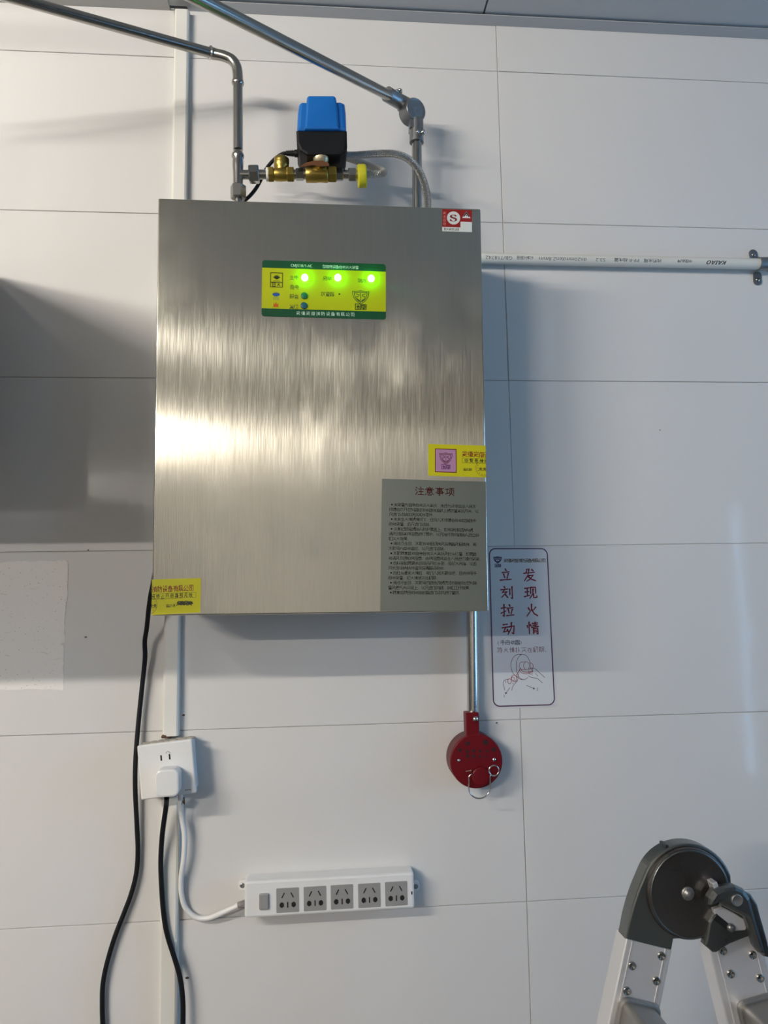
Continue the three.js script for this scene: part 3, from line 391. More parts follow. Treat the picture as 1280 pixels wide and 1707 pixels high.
// ---------------------------------------------------------------- press-fitted steel water pipe
const ZP = 0.12;
{ const at = (x, y, z = ZP) => P(x, y, z), r = 0.0081;
  const t = thing('steel_water_pipe', 'stainless steel water pipe with a press elbow rising from the cabinet top', 'pipe', at(397.5, 336));
  const e0 = at(396.5, 136), e1 = at(352, 88.5);
  const up = at(397.5, 336).sub(at(396.5, 150)).normalize().negate(), arm = at(117, 23, 0.22).sub(e1).normalize();
  put('riser', rod(at(396.8, 250), e0, r), M.steel, t); put('riser_stub', rod(at(397.5, 342), at(396.8, 316), 0.0062), M.steel, t);
  put('pipe_arm', rod(e1, e1.clone().addScaledVector(arm, 0.62), r), M.steel, t);
  const bend = new THREE.CatmullRomCurve3([e0.clone().addScaledVector(up, -0.004), at(396.3, 124), at(394, 111), at(387, 100.5), at(375, 94.2), e1.clone().addScaledVector(arm, -0.004)]);
  put('elbow', merge(new THREE.TubeGeometry(bend, 40, r * 1.06, 24), lathe([[r, 0], [r * 1.2, 0.002], [r * 1.28, 0.005], [r * 1.2, 0.008], [r * 1.02, 0.0105]], e0.clone().addScaledVector(up, -0.007), e0, 28), lathe([[r, -0.005], [r * 1.12, -0.003], [r * 1.16, 0.004], [r * 1.02, 0.013]], e1.clone(), e1.clone().add(arm.clone().negate()), 28)), M.steel, t);
  const ring = e1.clone().addScaledVector(arm, 0.0035); put('press_ring', lathe([[r * 1.05, 0], [r * 1.36, 0.0008], [r * 1.36, 0.0024], [r * 1.05, 0.0032]], ring, e1, 32), M.chrome, t);
  put('tee', merge(lathe([[r * 0.98, 0], [r * 1.0, 0.01], [r * 1.0, 0.03], [r * 1.1, 0.04], [r * 1.12, 0.05], [r * 1.05, 0.056], [r * 1.26, 0.0585], [r * 1.26, 0.0625], [r * 1.02, 0.066]], at(396.8, 318), at(396.5, 200)), rod(at(397, 291.5), at(416, 291.2), 0.0076)), M.steel, t);
  put('union_nut', nut(at(397.3, 331.5), at(397, 309.5), 0.0128, 0.4), M.steel, t);
  put('union_nut', nut(at(414.8, 291), at(431.8, 290.7), 0.0148, 0.2), M.steel, t);
  const endp = e1.clone().addScaledVector(arm, 0.62); put('pipe_drop', hose([endp.clone().addScaledVector(arm, -0.03), endp, V(endp.x - 0.02, endp.y - 0.02, endp.z + 0.008), V(endp.x - 0.03, CAM_Y + 0.62, endp.z + 0.01), V(endp.x - 0.03, CAM_Y + 0.567, endp.z + 0.01)], r, 40, 16), M.steel, t); }

// brass check valve, brass ball valve with its motor
{ const a = (x, y = 290.8, z = ZP) => P(x, y, z);
  const t = thing('check_valve', 'small brass check valve between the steel tee and the motor valve', 'valve', a(467, 303));
  put('nipple', rod(a(431), a(447), 0.0078), M.steel, t); put('sealing_tape', rod(a(443.5), a(447.5), 0.0108), M.ptfe, t);
  put('valve_body', merge(nut(a(447), a(456.5), 0.0131, 0.5), lathe([[0.009, 0], [0.0108, 0.003], [0.0112, 0.012], [0.0106, 0.02], [0.009, 0.023]], a(456), a(480)), nut(a(478), a(490), 0.0129, 0.5)), M.brass, t);
  put('bonnet', lathe([[0.009, 0], [0.0092, 0.007], [0.0122, 0.0085], [0.0126, 0.016], [0.0118, 0.0165], [0.0126, 0.017], [0.0126, 0.0225], [0.0085, 0.026], [0.004, 0.0266], [0, 0.0267]], a(468.5, 287), a(469.5, 262)), M.brass, t);
  const m = thing('motor_valve', 'brass ball valve under a blue and black electric actuator', 'valve', a(535, 305));
  put('nipple', merge(rod(a(489), a(510), 0.0078), nut(a(493), a(506), 0.0098, 0.1)), M.steel, m);
  put('valve_body', merge(lathe([[0.008, 0], [0.0129, 0.001], [0.0131, 0.014], [0.0125, 0.024], [0.0131, 0.034], [0.0131, 0.037], [0.010, 0.038]], a(509), a(549)), nut(a(547), a(560.5), 0.0138, 0.5), rod(a(535, 290), a(535, 266), 0.0095)), M.brass, m);
  put('union', merge(nut(a(560), a(572), 0.0106, 0.3), rod(a(570), a(597), 0.0072), nut(a(580.5), a(593.5), 0.0112, 0.6)), M.steel, m);
  { const c = a(533, 262, 0.145), f = c.clone().add(V(-0.001, -0.004, 0.012)); put('stem', lathe([[0.0128, -0.022], [0.0128, 0.004], [0.0118, 0.0085], [0.0085, 0.0115], [0.004, 0.0128], [0, 0.013]], a(535, 264, 0.138), a(535, 262, 0.16)), M.brassPale, m);
    const w = (x, y) => a(x, y, 0.152); put('name_tag', slab(shapeOf([w(497, 279.5), w(510, 271.5), w(524, 268.2), w(538, 268.4), w(548, 272.5), w(549, 277), w(536, 277.5), w(520, 275.8)]), 0.152, 0.0012, 0.0003), M.copperTag, m); }
  // the actuator: a black foot with a rounded underside and a blue lid with sloping flanks
  const c0 = a(535.5, 256, ZP), s = 1 / (a(536, 256).x - a(535, 256).x), U = (x, y) => { const p = a(x, y); return [p.x, p.y]; };
  const foot = new THREE.Shape(); const fp = [[494.5, 236.5], [577, 236.5], [577.5, 262], [574.5, 271], [566, 276], [512, 276.5], [500.5, 269], [495.5, 258]].map(([x, y]) => U(x, y)); fp.forEach((p, i) => i ? foot.lineTo(...p) : foot.moveTo(...p)); foot.closePath();
  put('actuator_foot', slab(foot, ZP - 0.033, 0.066, 0.004), M.rubber, m);
  const lid = new THREE.Shape(); [[495.5, 237], [497, 206], [499, 192], [503.5, 189], [567, 188.5], [573.5, 191.5], [575.3, 206], [576.5, 237]].forEach(([x, y], i) => i ? lid.lineTo(...U(x, y)) : lid.moveTo(...U(x, y))); lid.closePath();
  const crown = new THREE.Shape(); [[508, 237], [510.5, 200], [512, 184.5], [515, 182], [556, 182], [559, 184.5], [562, 200], [564.5, 237]].forEach(([x, y], i) => i ? crown.lineTo(...U(x, y)) : crown.moveTo(...U(x, y))); crown.closePath();
  put('actuator_lid', merge(slab(lid, ZP - 0.032, 0.064, 0.006), slab(crown, ZP - 0.036, 0.073, 0.004)), M.blue, m);
  put('cable_gland', lathe([[0.0036, 0], [0.0048, 0.001], [0.0036, 0.003], [0.005, 0.004], [0.0038, 0.006], [0.0053, 0.007], [0.004, 0.009], [0.0056, 0.0105], [0.0043, 0.0125], [0.006, 0.0145], [0.006, 0.02]], a(477, 255.5), a(498, 256)), M.rubber, m);
  put('lead', hose([a(480, 255.5), a(473, 255.8), a(462, 262, 0.105), a(452, 271, 0.09), a(443, 283, 0.088), a(436, 297, 0.09), a(428, 312, 0.092), a(418, 325, 0.095), a(406, 336, 0.098), a(398, 344, 0.1)], 0.0031, 80, 10), M.rubber, m);
  // braided hose
  const h = thing('braided_hose', 'braided steel hose looping from the yellow collar behind the blue actuator into the cabinet', 'hose', a(713, 345, 0.13));
  const hb = dataTex(16, 16, (u, v) => 0.5 + 0.5 * Math.sin(u * 6.283) * Math.sin(v * 6.283)); hb.repeat.set(190, 8);
  const braid = std({ color: rgb(0.46, 0.45, 0.42), metalness: 1, roughness: 0.3, bumpMap: hb, bumpScale: 0.002 });
  put('braid', hose([a(606, 290.5), a(618, 290.5), a(630, 290, 0.118), a(638, 288.5, 0.105), a(638.5, 285.5, 0.085), a(628, 281, 0.07), a(608, 273, 0.058), a(585, 265, 0.052), a(555, 258, 0.05), a(530, 255, 0.056), a(522, 254, 0.07), a(535, 254.5, 0.083), a(560, 256.5, 0.084), a(585, 259, 0.09), a(610, 257.5, 0.1), a(640, 255.8, 0.11), a(660, 257, 0.118), a(680, 265, 0.125), a(697, 283, 0.13), a(708, 308, 0.132), a(712.5, 330, 0.132), a(713, 350, 0.132)], 0.0061, 420, 14), braid, h);
  put('collar', lathe([[0.0062, 0], [0.0175, 0.0005], [0.0188, 0.0025], [0.0188, 0.0125], [0.0172, 0.0148], [0.0062, 0.0152]], a(595.5, 294), a(611, 293.5), 20), M.yellow, h).userData.label = 'bright yellow collar';
}

// conduit with a knuckle joint
{ const Z = 0.07, a = (x, y, z = Z) => P(x, y, z), r = 0.0088;
  const t = thing('steel_conduit', 'bent steel conduit with a round knuckle joint rising behind the braided hose', 'pipe', a(695, 346));
  const s0 = a(667, 169), far = a(340, 3, 0.4), d = far.clone().sub(s0).normalize();
  put('riser', rod(a(695.5, 352), a(694.5, 224), r), M.steel, t);
  put('pipe_arm', rod(a(660, 165, 0.078), far.clone().addScaledVector(d, 0.28), r), M.steel, t);
  { const e = far.clone().addScaledVector(d, 0.28); put('pipe_drop', hose([e.clone().addScaledVector(d, -0.03), e, V(e.x - 0.02, e.y - 0.015, e.z + 0.02), V(e.x - 0.035, e.y - 0.06, e.z + 0.03), V(e.x - 0.04, CAM_Y + 0.567, e.z + 0.03)], r, 40, 16), M.steel, t); }
  const n = V(0.46, -0.1, 0.88).normalize(), k = a(687, 187.5), R = 0.0205;
  put('knuckle', merge(lathe([[0, -0.013], [R * 0.97, -0.013], [R, -0.012], [R, 0.011], [R * 0.94, 0.013], [R * 0.84, 0.013], [R * 0.8, 0.0118], [R * 0.4, 0.0118], [R * 0.36, 0.0128], [R * 0.2, 0.013], [0, 0.0115]], k, k.clone().add(n), 40),
    rod(a(674, 174, 0.067), a(644.5, 156.6, 0.093), 0.0128, 24), box(0.02, 0.02, 0.02).rotateZ(-0.5).translate(...a(676, 176)), rod(a(693.8, 202), a(694.3, 238), 0.0125, 24), box(0.023, 0.02, 0.022).translate(...a(692.8, 209))), M.zinc, t);
  for (const [x, y, dx, dy] of [[665.5, 153.5, 0.5, 0.87], [703.5, 221, 0.95, 0.3]]) { const c = a(x, y, 0.088), u = V(dx, dy, 0.25).normalize(); put('clamp_bolt', merge(lathe([[0, 0], [0.0028, 0], [0.0028, 0.006], [0.0048, 0.0062], [0.0048, 0.0085], [0.003, 0.0105], [0, 0.011]], c.clone().addScaledVector(u, -0.005), c.clone().add(u), 16), lathe([[0, 0], [0.003, 0], [0.003, 0.002], [0, 0.003]], c.clone().add(V(-dx * 0.009, -0.001, 0.003)), c.clone().add(V(-dx * 0.009, -0.001, 0.02)), 12)), M.chrome, t); } }

// ---------------------------------------------------------------- white water pipe in its wall clamp
{ const z = 0.017, r = 0.0101, a = P(780, 430.3, z), b = P(1340, 441.8, z), L = a.distanceTo(b), ang = Math.atan2(b.y - a.y, b.x - a.x);
  const vOf = (px) => (P(px, 436, z).x - a.x) / (b.x - a.x);
  const tex = printed(256, 2048, (c, w, h) => {
    c.fillStyle = '#dcdcd4'; c.fillRect(0, 0, w, h);
    const at = (s, px, size, opt = {}) => { c.save(); c.translate(126 + (opt.u || 0), (1 - vOf(px)) * h); c.rotate(Math.PI / 2); if (opt.k) c.transform(opt.kx || 1, 0, opt.k, 1, 0, 0); if (opt.lat) { c.fillStyle = '#20262a'; c.font = opt.lat; c.fillText(s, 0, 0); } else write(c, s, 0, -size * 0.9, size, { col: '#2a3034', wt: 0.11, dx: size * 1.12 }); c.restore(); };
    at('KAIAO', 1207, 0, { lat: 'bold 40px sans-serif', k: -0.35, kx: 1.0 });
    at('中国名牌', 1149, 20); at('冷热水用', 1098, 24); at('PP-R', 1062, 0, { lat: '30px sans-serif', kx: 1 }); at('给水管', 1042, 24); at('S3.2', 1006, 0, { lat: '32px sans-serif' });
    at('dn20mmXen2.8mm', 975, 0, { lat: '32px sans-serif' }); at('公称材质', 886, 22); at('GB/T18742', 852, 0, { lat: '32px sans-serif' });
  });
  const t = thing('water_pipe', 'white plastic water pipe with upside-down print running right from behind the cabinet', 'pipe', V((a.x + b.x) / 2, (a.y + b.y) / 2 - r, z));
  const g = new THREE.CylinderGeometry(r, r, L, 40, 1, false, -Math.PI, 2 * Math.PI).rotateZ(-Math.PI / 2).rotateZ(ang).translate((a.x + b.x) / 2, (a.y + b.y) / 2, z);
  put('tube', g, std({ map: tex, roughness: 0.35 }), t); put('tube_end', rod(P(600, 426.6, z), a, r, 40), std({ color: '#dcdcd4', roughness: 0.35 }), t);
  const k = P(1270.5, 440, z), c = thing('pipe_clamp', 'galvanised two-lug clamp holding the white plastic pipe near the right edge', 'clamp', k.clone().setZ(0));
  const strap = new THREE.Shape(); strap.absarc(0, 0, r + 0.0022, -0.55, Math.PI + 0.55, false); strap.absarc(0, 0, r + 0.0004, Math.PI + 0.55, -0.55, true);
  const sg = new THREE.ExtrudeGeometry(strap, { depth: 0.017, bevelEnabled: true, bevelSize: 0.0003, bevelThickness: 0.0003, curveSegments: 24 }).rotateX(0).rotateZ(-Math.PI / 2);
  sg.applyMatrix4(new THREE.Matrix4().makeBasis(V(0, 0, 1), V(0, 1, 0), V(-1, 0, 0))); sg.translate(k.x + 0.009, k.y, z);
  put('strap', sg, M.zinc, c);
  for (const s of [1, -1]) {
    const tab = roundRect(0.0165, 0.027, 0.008), hole = new THREE.Path(); hole.absarc(0, s * 0.003, 0.0018, 0, 6.283, true); tab.holes.push(hole);
    put('lug', slab(tab, 0.0006, 0.002, 0.0003).rotateZ(s > 0 ? 0.12 : -0.02).translate(k.x - (s > 0 ? 0.0065 : 0.002), k.y + s * (r + 0.0115), 0), M.zinc, c);
    const sp = V(k.x - (s > 0 ? 0.0068 : 0.002), k.y + s * (r + 0.0145), 0.0024); put('screw', lathe([[0.0042, 0], [0.004, 0.001], [0.0025, 0.0021], [0, 0.0024]], sp, sp.clone().add(V(0, 0, 1)), 16), M.steel, c);
  }
}

// ---------------------------------------------------------------- manual release with its tube
{ const Z = 0.04, c = P(794.3, 1269, Z), R = P(838, 1269, Z).x - c.x;
  const tb = thing('steel_tube', 'straight steel tube from the cabinet bottom down to the red pull box', 'tube', P(787, 1190, 0.02));
  put('tube', rod(P(788, 1192, 0.02), P(786.5, 1000, 0.02), 0.0098, 32), M.chrome, tb);
  const t = thing('manual_release', 'round red fire pull box with a wire ring, hanging under the cabinet', 'pull box', V(c.x, c.y - R, 0));
  put('case', lathe([[0, 0], [R, 0], [R, Z - 0.0022], [R - 0.0008, Z - 0.0006], [R - 0.0025, Z], [0, Z]], V(c.x, c.y, 0), V(c.x, c.y, 1), 72), M.red, t);
  { const n = P(788, 1206, Z), w = P(799, 1206, Z).x - P(777, 1206, Z).x, h = P(788, 1188, Z).y - P(788, 1234, Z).y; put('neck', rbox(w, h, 0.024, 0.002, n.x, P(788, 1188, Z).y - h / 2, 0.0272), M.red, t); }
  const f = (cx, cy, z = Z) => P(720 + cx / 9.143, 1180 + cy / 9.143, z);
  const grill = []; for (const [x, y, r] of [[545, 540, 32], [815, 525, 42], [425, 645, 30], [940, 635, 34], [540, 665, 26], [632, 655, 26], [732, 660, 24], [830, 660, 22], [540, 738, 26], [632, 738, 26], [732, 745, 24], [820, 745, 18]]) { const p = f(x, y); grill.push(lathe([[r * 0.00011, 0], [r * 0.00011, 0.0003], [0, 0.00035]], p, p.clone().add(V(0, 0, 1)), 18)); }
  for (const g of grill) put('sound_hole', g, M.redDark, t);
  for (const [x, y, r] of [[405, 800, 0.0028], [945, 790, 0.0032]]) { const p = f(x, y); put('screw', lathe([[r, 0], [r, 0.0008], [r * 0.7, 0.0022], [0, 0.0026]], p, p.clone().add(V(0, 0, 1)), 18), M.chrome, t); }
  { const p = f(660, 170); put('screw', lathe([[0.0048, 0], [0.0046, 0.0012], [0.003, 0.0034], [0, 0.004]], p, p.clone().add(V(0, 0, 1)), 20), M.chrome, t); }
  { const p = f(735, 1040); put('pull_knob', merge(lathe([[0.0155, 0], [0.0155, 0.004], [0.0148, 0.0055], [0.012, 0.0062], [0, 0.0062]], p, p.clone().add(V(0, 0, 1)), 36)), M.red, t); }
  const zw = Z + 0.009;
  put('pull_wire', hose([f(590, 985, Z + 0.001), f(600, 1010, zw), f(575, 1030, zw), f(560, 1060, zw), f(565, 1130, zw), f(560, 1220, zw), f(580, 1300, zw), f(640, 1360, zw), f(715, 1380, zw), f(800, 1360, zw), f(860, 1300, zw), f(885, 1210, zw), f(885, 1120, zw), f(890, 1030, zw), f(905, 1010, zw - 0.002)], 0.0011, 120, 10), M.chrome, t);
  { const p = f(942, 955, zw - 0.001); put('pull_ring', new THREE.TorusGeometry(0.0082, 0.0012, 12, 40).translate(p.x, p.y, p.z), M.chrome, t); }
  put('pin', merge(rod(f(515, 968, Z + 0.002), f(590, 955, Z + 0.002), 0.0007, 10), rod(f(585, 958, Z), f(592, 955, Z + 0.004), 0.001, 10)), M.brassPale, t); }

// ---------------------------------------------------------------- instruction sign on the tiles
{ const tex = printed(720, 1800, (c, w, h) => {
    c.fillStyle = '#d3d5da'; c.fillRect(0, 0, w, h);
    c.lineJoin = c.lineCap = 'round'; c.strokeStyle = '#332a44'; c.lineWidth = 13; c.beginPath(); c.roundRect(18, 18, w - 36, h - 40, 72); c.stroke();
    c.strokeStyle = '#5a2a40'; c.lineWidth = 6; c.beginPath(); c.roundRect(18, 18, w - 36, h - 40, 72); c.stroke();
    shield(c, 112, 144, 92, 70, '#3a3658', 7); write(c, '固厨', 78, 194, 34, { col: '#3a3658', wt: 0.16, dx: 37 });
    write(c, '安徽安厨消防设备有限公司', 186, 134, 40, { col: '#5b4834', wt: 0.13, dx: 41 });
    [['立刻拉动', 0.285], ['发现火情', 0.672]].forEach(([s, u]) => [...s].forEach((ch, i) => write(c, ch, (u + i * 0.004) * w - 78, (0.178 + i * 0.1115) * h - 74, 150, { col: '#7d1626', wt: 0.1, brush: true })));
    write(c, '(手启动器)', 82, 1052, 52, { col: '#2f3d4c', wt: 0.1, dx: 56 });
    write(c, '将火情扑灭在初期', 76, 1132, 58, { col: '#6b3346', wt: 0.075, dx: 68 }); c.fillStyle = '#6b3346'; c.fillRect(624, 1180, 8, 8);
    const X = (x) => x * 1.158 - 122.7, Y = (y) => y * 1.1454 - 80.9;
    const line = (pts, col = '#4c2a3c', lw = 5) => { c.strokeStyle = col; c.lineWidth = lw; c.beginPath(); pts.forEach((p, i) => i ? c.lineTo(X(p[0]), Y(p[1])) : c.moveTo(X(p[0]), Y(p[1]))); c.stroke(); };
    const curve = (pts, col = '#4c2a3c', lw = 5) => { c.strokeStyle = col; c.lineWidth = lw; c.beginPath(); c.moveTo(X(pts[0][0]), Y(pts[0][1])); for (let i = 1; i < pts.length - 1; i++) c.quadraticCurveTo(X(pts[i][0]), Y(pts[i][1]), X((pts[i][0] + pts[i + 1][0]) / 2), Y((pts[i][1] + pts[i + 1][1]) / 2)); const e = pts[pts.length - 1]; c.lineTo(X(e[0]), Y(e[1])); c.stroke(); };
    const ell = (x, y, rx, ry, a0 = 0, a1 = 7, col = '#4c2a3c', lw = 5, rot = 0) => { c.strokeStyle = col; c.lineWidth = lw; c.beginPath(); c.ellipse(X(x), Y(y), rx * 1.158, ry * 1.145, rot, a0, a1); c.stroke(); };
    ell(378, 1238, 78, 108, 1.75, 5.0); ell(420, 1252, 70, 122, 1.0, 6.5); curve([[365, 1130], [400, 1128], [428, 1132]]); curve([[352, 1345], [385, 1372], [420, 1374]]);
    const rd = '#8a3a3e'; ell(405, 1240, 24, 36, 1.6, 4.9, rd); ell(452, 1240, 28, 37, 0, 7, rd); line([[402, 1204], [450, 1203]], rd); line([[405, 1276], [452, 1277]], rd);
    ell(486, 1246, 30, 34, -1.6, 1.2, rd, 6); curve([[384, 1270], [380, 1300], [430, 1318], [470, 1318], [505, 1300]], rd, 6); curve([[392, 1262], [396, 1286], [430, 1302], [480, 1304], [508, 1288]], rd, 6);
    curve([[470, 1282], [482, 1262], [520, 1266], [545, 1278], [572, 1308], [626, 1358]]); curve([[466, 1338], [490, 1356], [548, 1362], [570, 1380], [600, 1410]]); curve([[474, 1290], [470, 1316], [492, 1326], [508, 1318]], rd); curve([[500, 1268], [512, 1282], [508, 1304]], rd); line([[540, 1318], [546, 1330]]); line([[552, 1334], [560, 1342]]);
    curve([[380, 1280], [362, 1310], [348, 1330]], rd, 6); ell(326, 1358, 26, 30, 0, 7, rd, 6); ell(316, 1364, 14, 18, 0, 7, rd); ell(282, 1386, 17, 24, 0, 7, rd, 6); curve([[376, 1300], [370, 1340], [362, 1380], [330, 1398]], rd);
    curve([[232, 1470], [218, 1400], [226, 1378], [252, 1368], [270, 1366]]); curve([[300, 1474], [312, 1430], [338, 1406], [360, 1384]]); line([[240, 1380], [246, 1398]]); line([[312, 1402], [318, 1410]]);
    line([[282, 1450], [240, 1504]]); c.fillStyle = '#3a2a3c'; c.beginPath(); c.moveTo(X(236), Y(1510)); c.lineTo(X(238), Y(1488)); c.lineTo(X(256), Y(1500)); c.fill(); line([[446, 1430], [512, 1460]]); c.beginPath(); c.moveTo(X(528), Y(1466)); c.lineTo(X(510), Y(1448)); c.lineTo(X(508), Y(1470)); c.fill();
    c.font = '42px sans-serif'; c.fillText('1', X(216), Y(1542)); c.fillText('2', X(541), Y(1482));
  });
  const q = [[812.5, 912], [914, 912], [927, 1178], [820, 1181]].map(([x, y]) => P(x, y, 0.0003));
  const base = P(873, 1180, 0), o = new THREE.Mesh(sheet(q.map((p) => p.sub(base)), 0.0004), std({ map: tex, roughness: 0.35 }));
  o.name = 'instruction_sign'; o.position.copy(base); o.castShadow = o.receiveShadow = true; o.userData = { label: 'tall white instruction sign with eight red brush characters and a hand drawing', category: 'sign' }; scene.add(o); }

// ---------------------------------------------------------------- cable trunking, socket, plug, cables
function trunk(pxTop, pxBot, label) {                                 // each end: left front edge, right wall edge, y
  const end = ([l, r, y]) => { const a = P(l, y, 0.014), b = P(r, y, 0); return [(a.x + b.x) / 2, (a.y + b.y) / 2, b.x - a.x]; };
  const [ax, ay, aw] = end(pxTop), [bx, by, bw] = end(pxBot), w = (aw + bw) / 2, H = ay - by;
  const t = thing('cable_trunking', label, 'cable trunking', V(bx, by, 0));
  const prof = (W, d, b) => shapeOf([[-W / 2, 0], [W / 2, 0], [W / 2, d - b * 0.7], [W / 2 - b, d], [-W / 2 + b, d], [-W / 2, d - b * 0.7]]);
  const make = (W, d, b, o = 0) => new THREE.ExtrudeGeometry(prof(W, d, b), { depth: H - o, bevelEnabled: false }).rotateX(-Math.PI / 2).applyMatrix4(new THREE.Matrix4().makeBasis(V(1, 0, 0), V((ax - bx) / H, 1, 0), V(0, 0, -1))).translate(0, 0, 0);
  const lift = (g) => { g.computeVertexNormals(); return g; };
  const flip = (g) => { const p = g.attributes.position; for (let i = 0; i < p.count; i++) p.setZ(i, Math.abs(p.getZ(i))); const q = g.index; return lift(g.toNonIndexed()); };
  const body = new THREE.ExtrudeGeometry(prof(w, 0.0105, 0.0006), { depth: H, bevelEnabled: false }), cover = new THREE.ExtrudeGeometry(prof(w * 0.93, 0.0145, 0.003), { depth: H, bevelEnabled: false });
  const stand = new THREE.Matrix4().makeBasis(V(1, 0, 0), V(0, 0, 1), V((ax - bx) / H, 1, 0));
  for (const [n, g] of [['base_channel', body], ['cover', cover]]) { g.applyMatrix4(stand); const ix = g.attributes.position; if (stand.determinant() < 0) for (let i = 0; i < ix.count; i += 3) { for (const at of Object.values(g.attributes)) { for (let k = 0; k < at.itemSize; k++) { const s = at.array[(i + 1) * at.itemSize + k]; at.array[(i + 1) * at.itemSize + k] = at.array[(i + 2) * at.itemSize + k]; at.array[(i + 2) * at.itemSize + k] = s; } } } g.computeVertexNormals(); put(n, g, M.pvc, t, false); }
  return t;
}
trunk([290, 318, 20], [270.5, 299.5, 1226], 'white cable trunking running from the ceiling down behind the cabinet to the wall socket');
{ const l = P(262, 1600, 0.014), r = P(298, 1600, 0);                  // the lower run goes on to the floor
  trunk([269, 300.8, 1322], [252, 289, 2600], 'white cable trunking running from under the wall socket to the floor behind black flex'); }
{ const Z = 0.044, q = [[230, 1244], [320.5, 1231], [327, 1323], [233, 1334]].map(([x, y]) => P(x, y, Z));
  const w = (q[0].distanceTo(q[1]) + q[3].distanceTo(q[2])) / 2, h = (q[0].distanceTo(q[3]) + q[1].distanceTo(q[2])) / 2, c = q.reduce((s, p) => s.add(p), V(0, 0, 0)).multiplyScalar(0.25), rot = Math.atan2(q[1].y - q[0].y + q[2].y - q[3].y, q[1].x - q[0].x + q[2].x - q[3].x);
  const t = thing('wall_socket', 'white square wall socket mounted crookedly with a white plug in it', 'socket', V(c.x, c.y, 0)); t.rotation.z = rot;
  const lo = (x, y, z = Z) => P(x, y, z).sub(t.position).applyAxisAngle(V(0, 0, 1), -rot);
  put('back_box', rbox(w * 0.94, h * 0.94, 0.034, 0.002, 0, 0, 0.017), M.pvcWhite, t, false);
  put('face_plate', rbox(w, h, 0.010, 0.003, 0, 0, Z - 0.005), M.pvcWhite, t, false);
  for (const [x, y] of [[268.7, 1263.5], [282.7, 1261.5]]) { const p = lo(x, y); put('slot', box(0.0024, 0.0085, 0.0006, p.x, p.y, Z), M.void, t, false); }
  { const p = lo(280, 1254.5); put('slot', new THREE.TorusGeometry(0.003, 0.0005, 8, 16, Math.PI).translate(p.x, p.y - 0.0015, Z), M.grey, t, false); }
  { const p = lo(313.5, 1316.5); put('maker_mark', merge([0, 1, 2, 3, 4].map((i) => box(0.0014, 0.0022, 0.0003, p.x - 0.0042 + i * 0.002, p.y, Z))), M.grey, t, false); }
  // dried plaster on the top edge of the box and rusty wire ends where the trunking stops
  const g = []; for (let i = 0; i < 26; i++) { const u = (i / 25 - 0.5) * w * 0.88, r = 0.0015 + rnd() * 0.003; g.push(new THREE.IcosahedronGeometry(r, 1).scale(1.6, 0.6, 1).translate(u, h * 0.47 + r * 0.1, 0.008 + rnd() * 0.022)); }
  put('plaster_residue', merge(g), M.plaster, t, false);
  { const p = lo(280, 1226, 0.008), k = []; for (let i = 0; i < 7; i++) k.push(new THREE.IcosahedronGeometry(0.003 + rnd() * 0.002, 1).scale(1.3, 0.8, 0.8).translate(p.x + (rnd() - 0.5) * 0.018, p.y - 0.001 + rnd() * 0.002, 0.006 + rnd() * 0.006)); put('rust_crumbs', merge(k), M.rust, t, false); }
  { const pl = thing('power_plug', 'white rounded plug pushed into the crooked wall socket', 'plug', P(277.7, 1332, 0.06)), a = P(277.8, 1306, 0.074), pw = P(298, 1306, 0.074).x - P(257.5, 1306, 0.074).x, ph = P(278, 1286, 0.074).y - P(278, 1332.5, 0.074).y;
    put('housing', merge(slab(roundRect(pw, ph, 0.0105), 0.0445, 0.0295, 0.0032).rotateZ(0.02).translate(a.x, a.y, 0)), M.pvcWhite, pl);
    const pts = [[277.7, 1330], [277, 1342.6], [270.5, 1391], [268, 1436.7], [269.2, 1476.6], [272.6, 1522], [278.3, 1556.5], [289.7, 1593.5], [299.7, 1627.7], [304.5, 1665], [305, 1707], [303, 1790], [300, 1900], [296, 2200], [292, 2560]];
    put('flex', hose(pts.map(([x, y], i) => P(x, y, i < 1 ? 0.06 : i < 3 ? 0.056 - i * 0.012 : Math.max(0.0195, 0.03 - i * 0.002))), 0.0040, 160, 12), M.rubber, pl).userData.label = 'thick black flex leaving the plug'; }
  { const s = lo(298, 1331, 0.03), k = []; for (let i = 0; i < 6; i++) k.push(rod(V(s.x + rnd() * 0.01, s.y, 0.028), V(s.x + (rnd() - 0.3) * 0.012, s.y - 0.006 - rnd() * 0.006, 0.03), 0.0006, 6)); put('wire_ends', merge(k), M.rust, t, false); }
  const cb = thing('power_cable', 'long black power cable hanging from behind the cabinet left edge past the wall socket', 'cable', P(171, 1700, 0.01));
  put('jacket', hose([[262, 930, 0.06], [256, 968, 0.07], [251.5, 990, 0.075], [248.5, 1010, 0.06], [244.4, 1048, 0.035], [241.3, 1069, 0.024], [241.8, 1094.7, 0.018], [236.7, 1146, 0.012], [230.2, 1210.7, 0.012], [226.3, 1262, 0.014], [225.2, 1305, 0.014], [228.4, 1379.7, 0.01], [229.8, 1419.6, 0.008], [227, 1456.7, 0.008], [218.4, 1490.9, 0.008], [205.6, 1525, 0.008], [191.3, 1562, 0.008], [177, 1610.6, 0.008], [171.4, 1642, 0.008], [170.5, 1676, 0.008], [171.3, 1707, 0.008], [176, 1790, 0.008], [180, 1900, 0.008], [184, 2200, 0.008], [186, 2560, 0.012], [190, 2620, 0.03]].map(([x, y, z]) => P(x, y, z)), 0.0039, 240, 12), M.rubber, cb); }

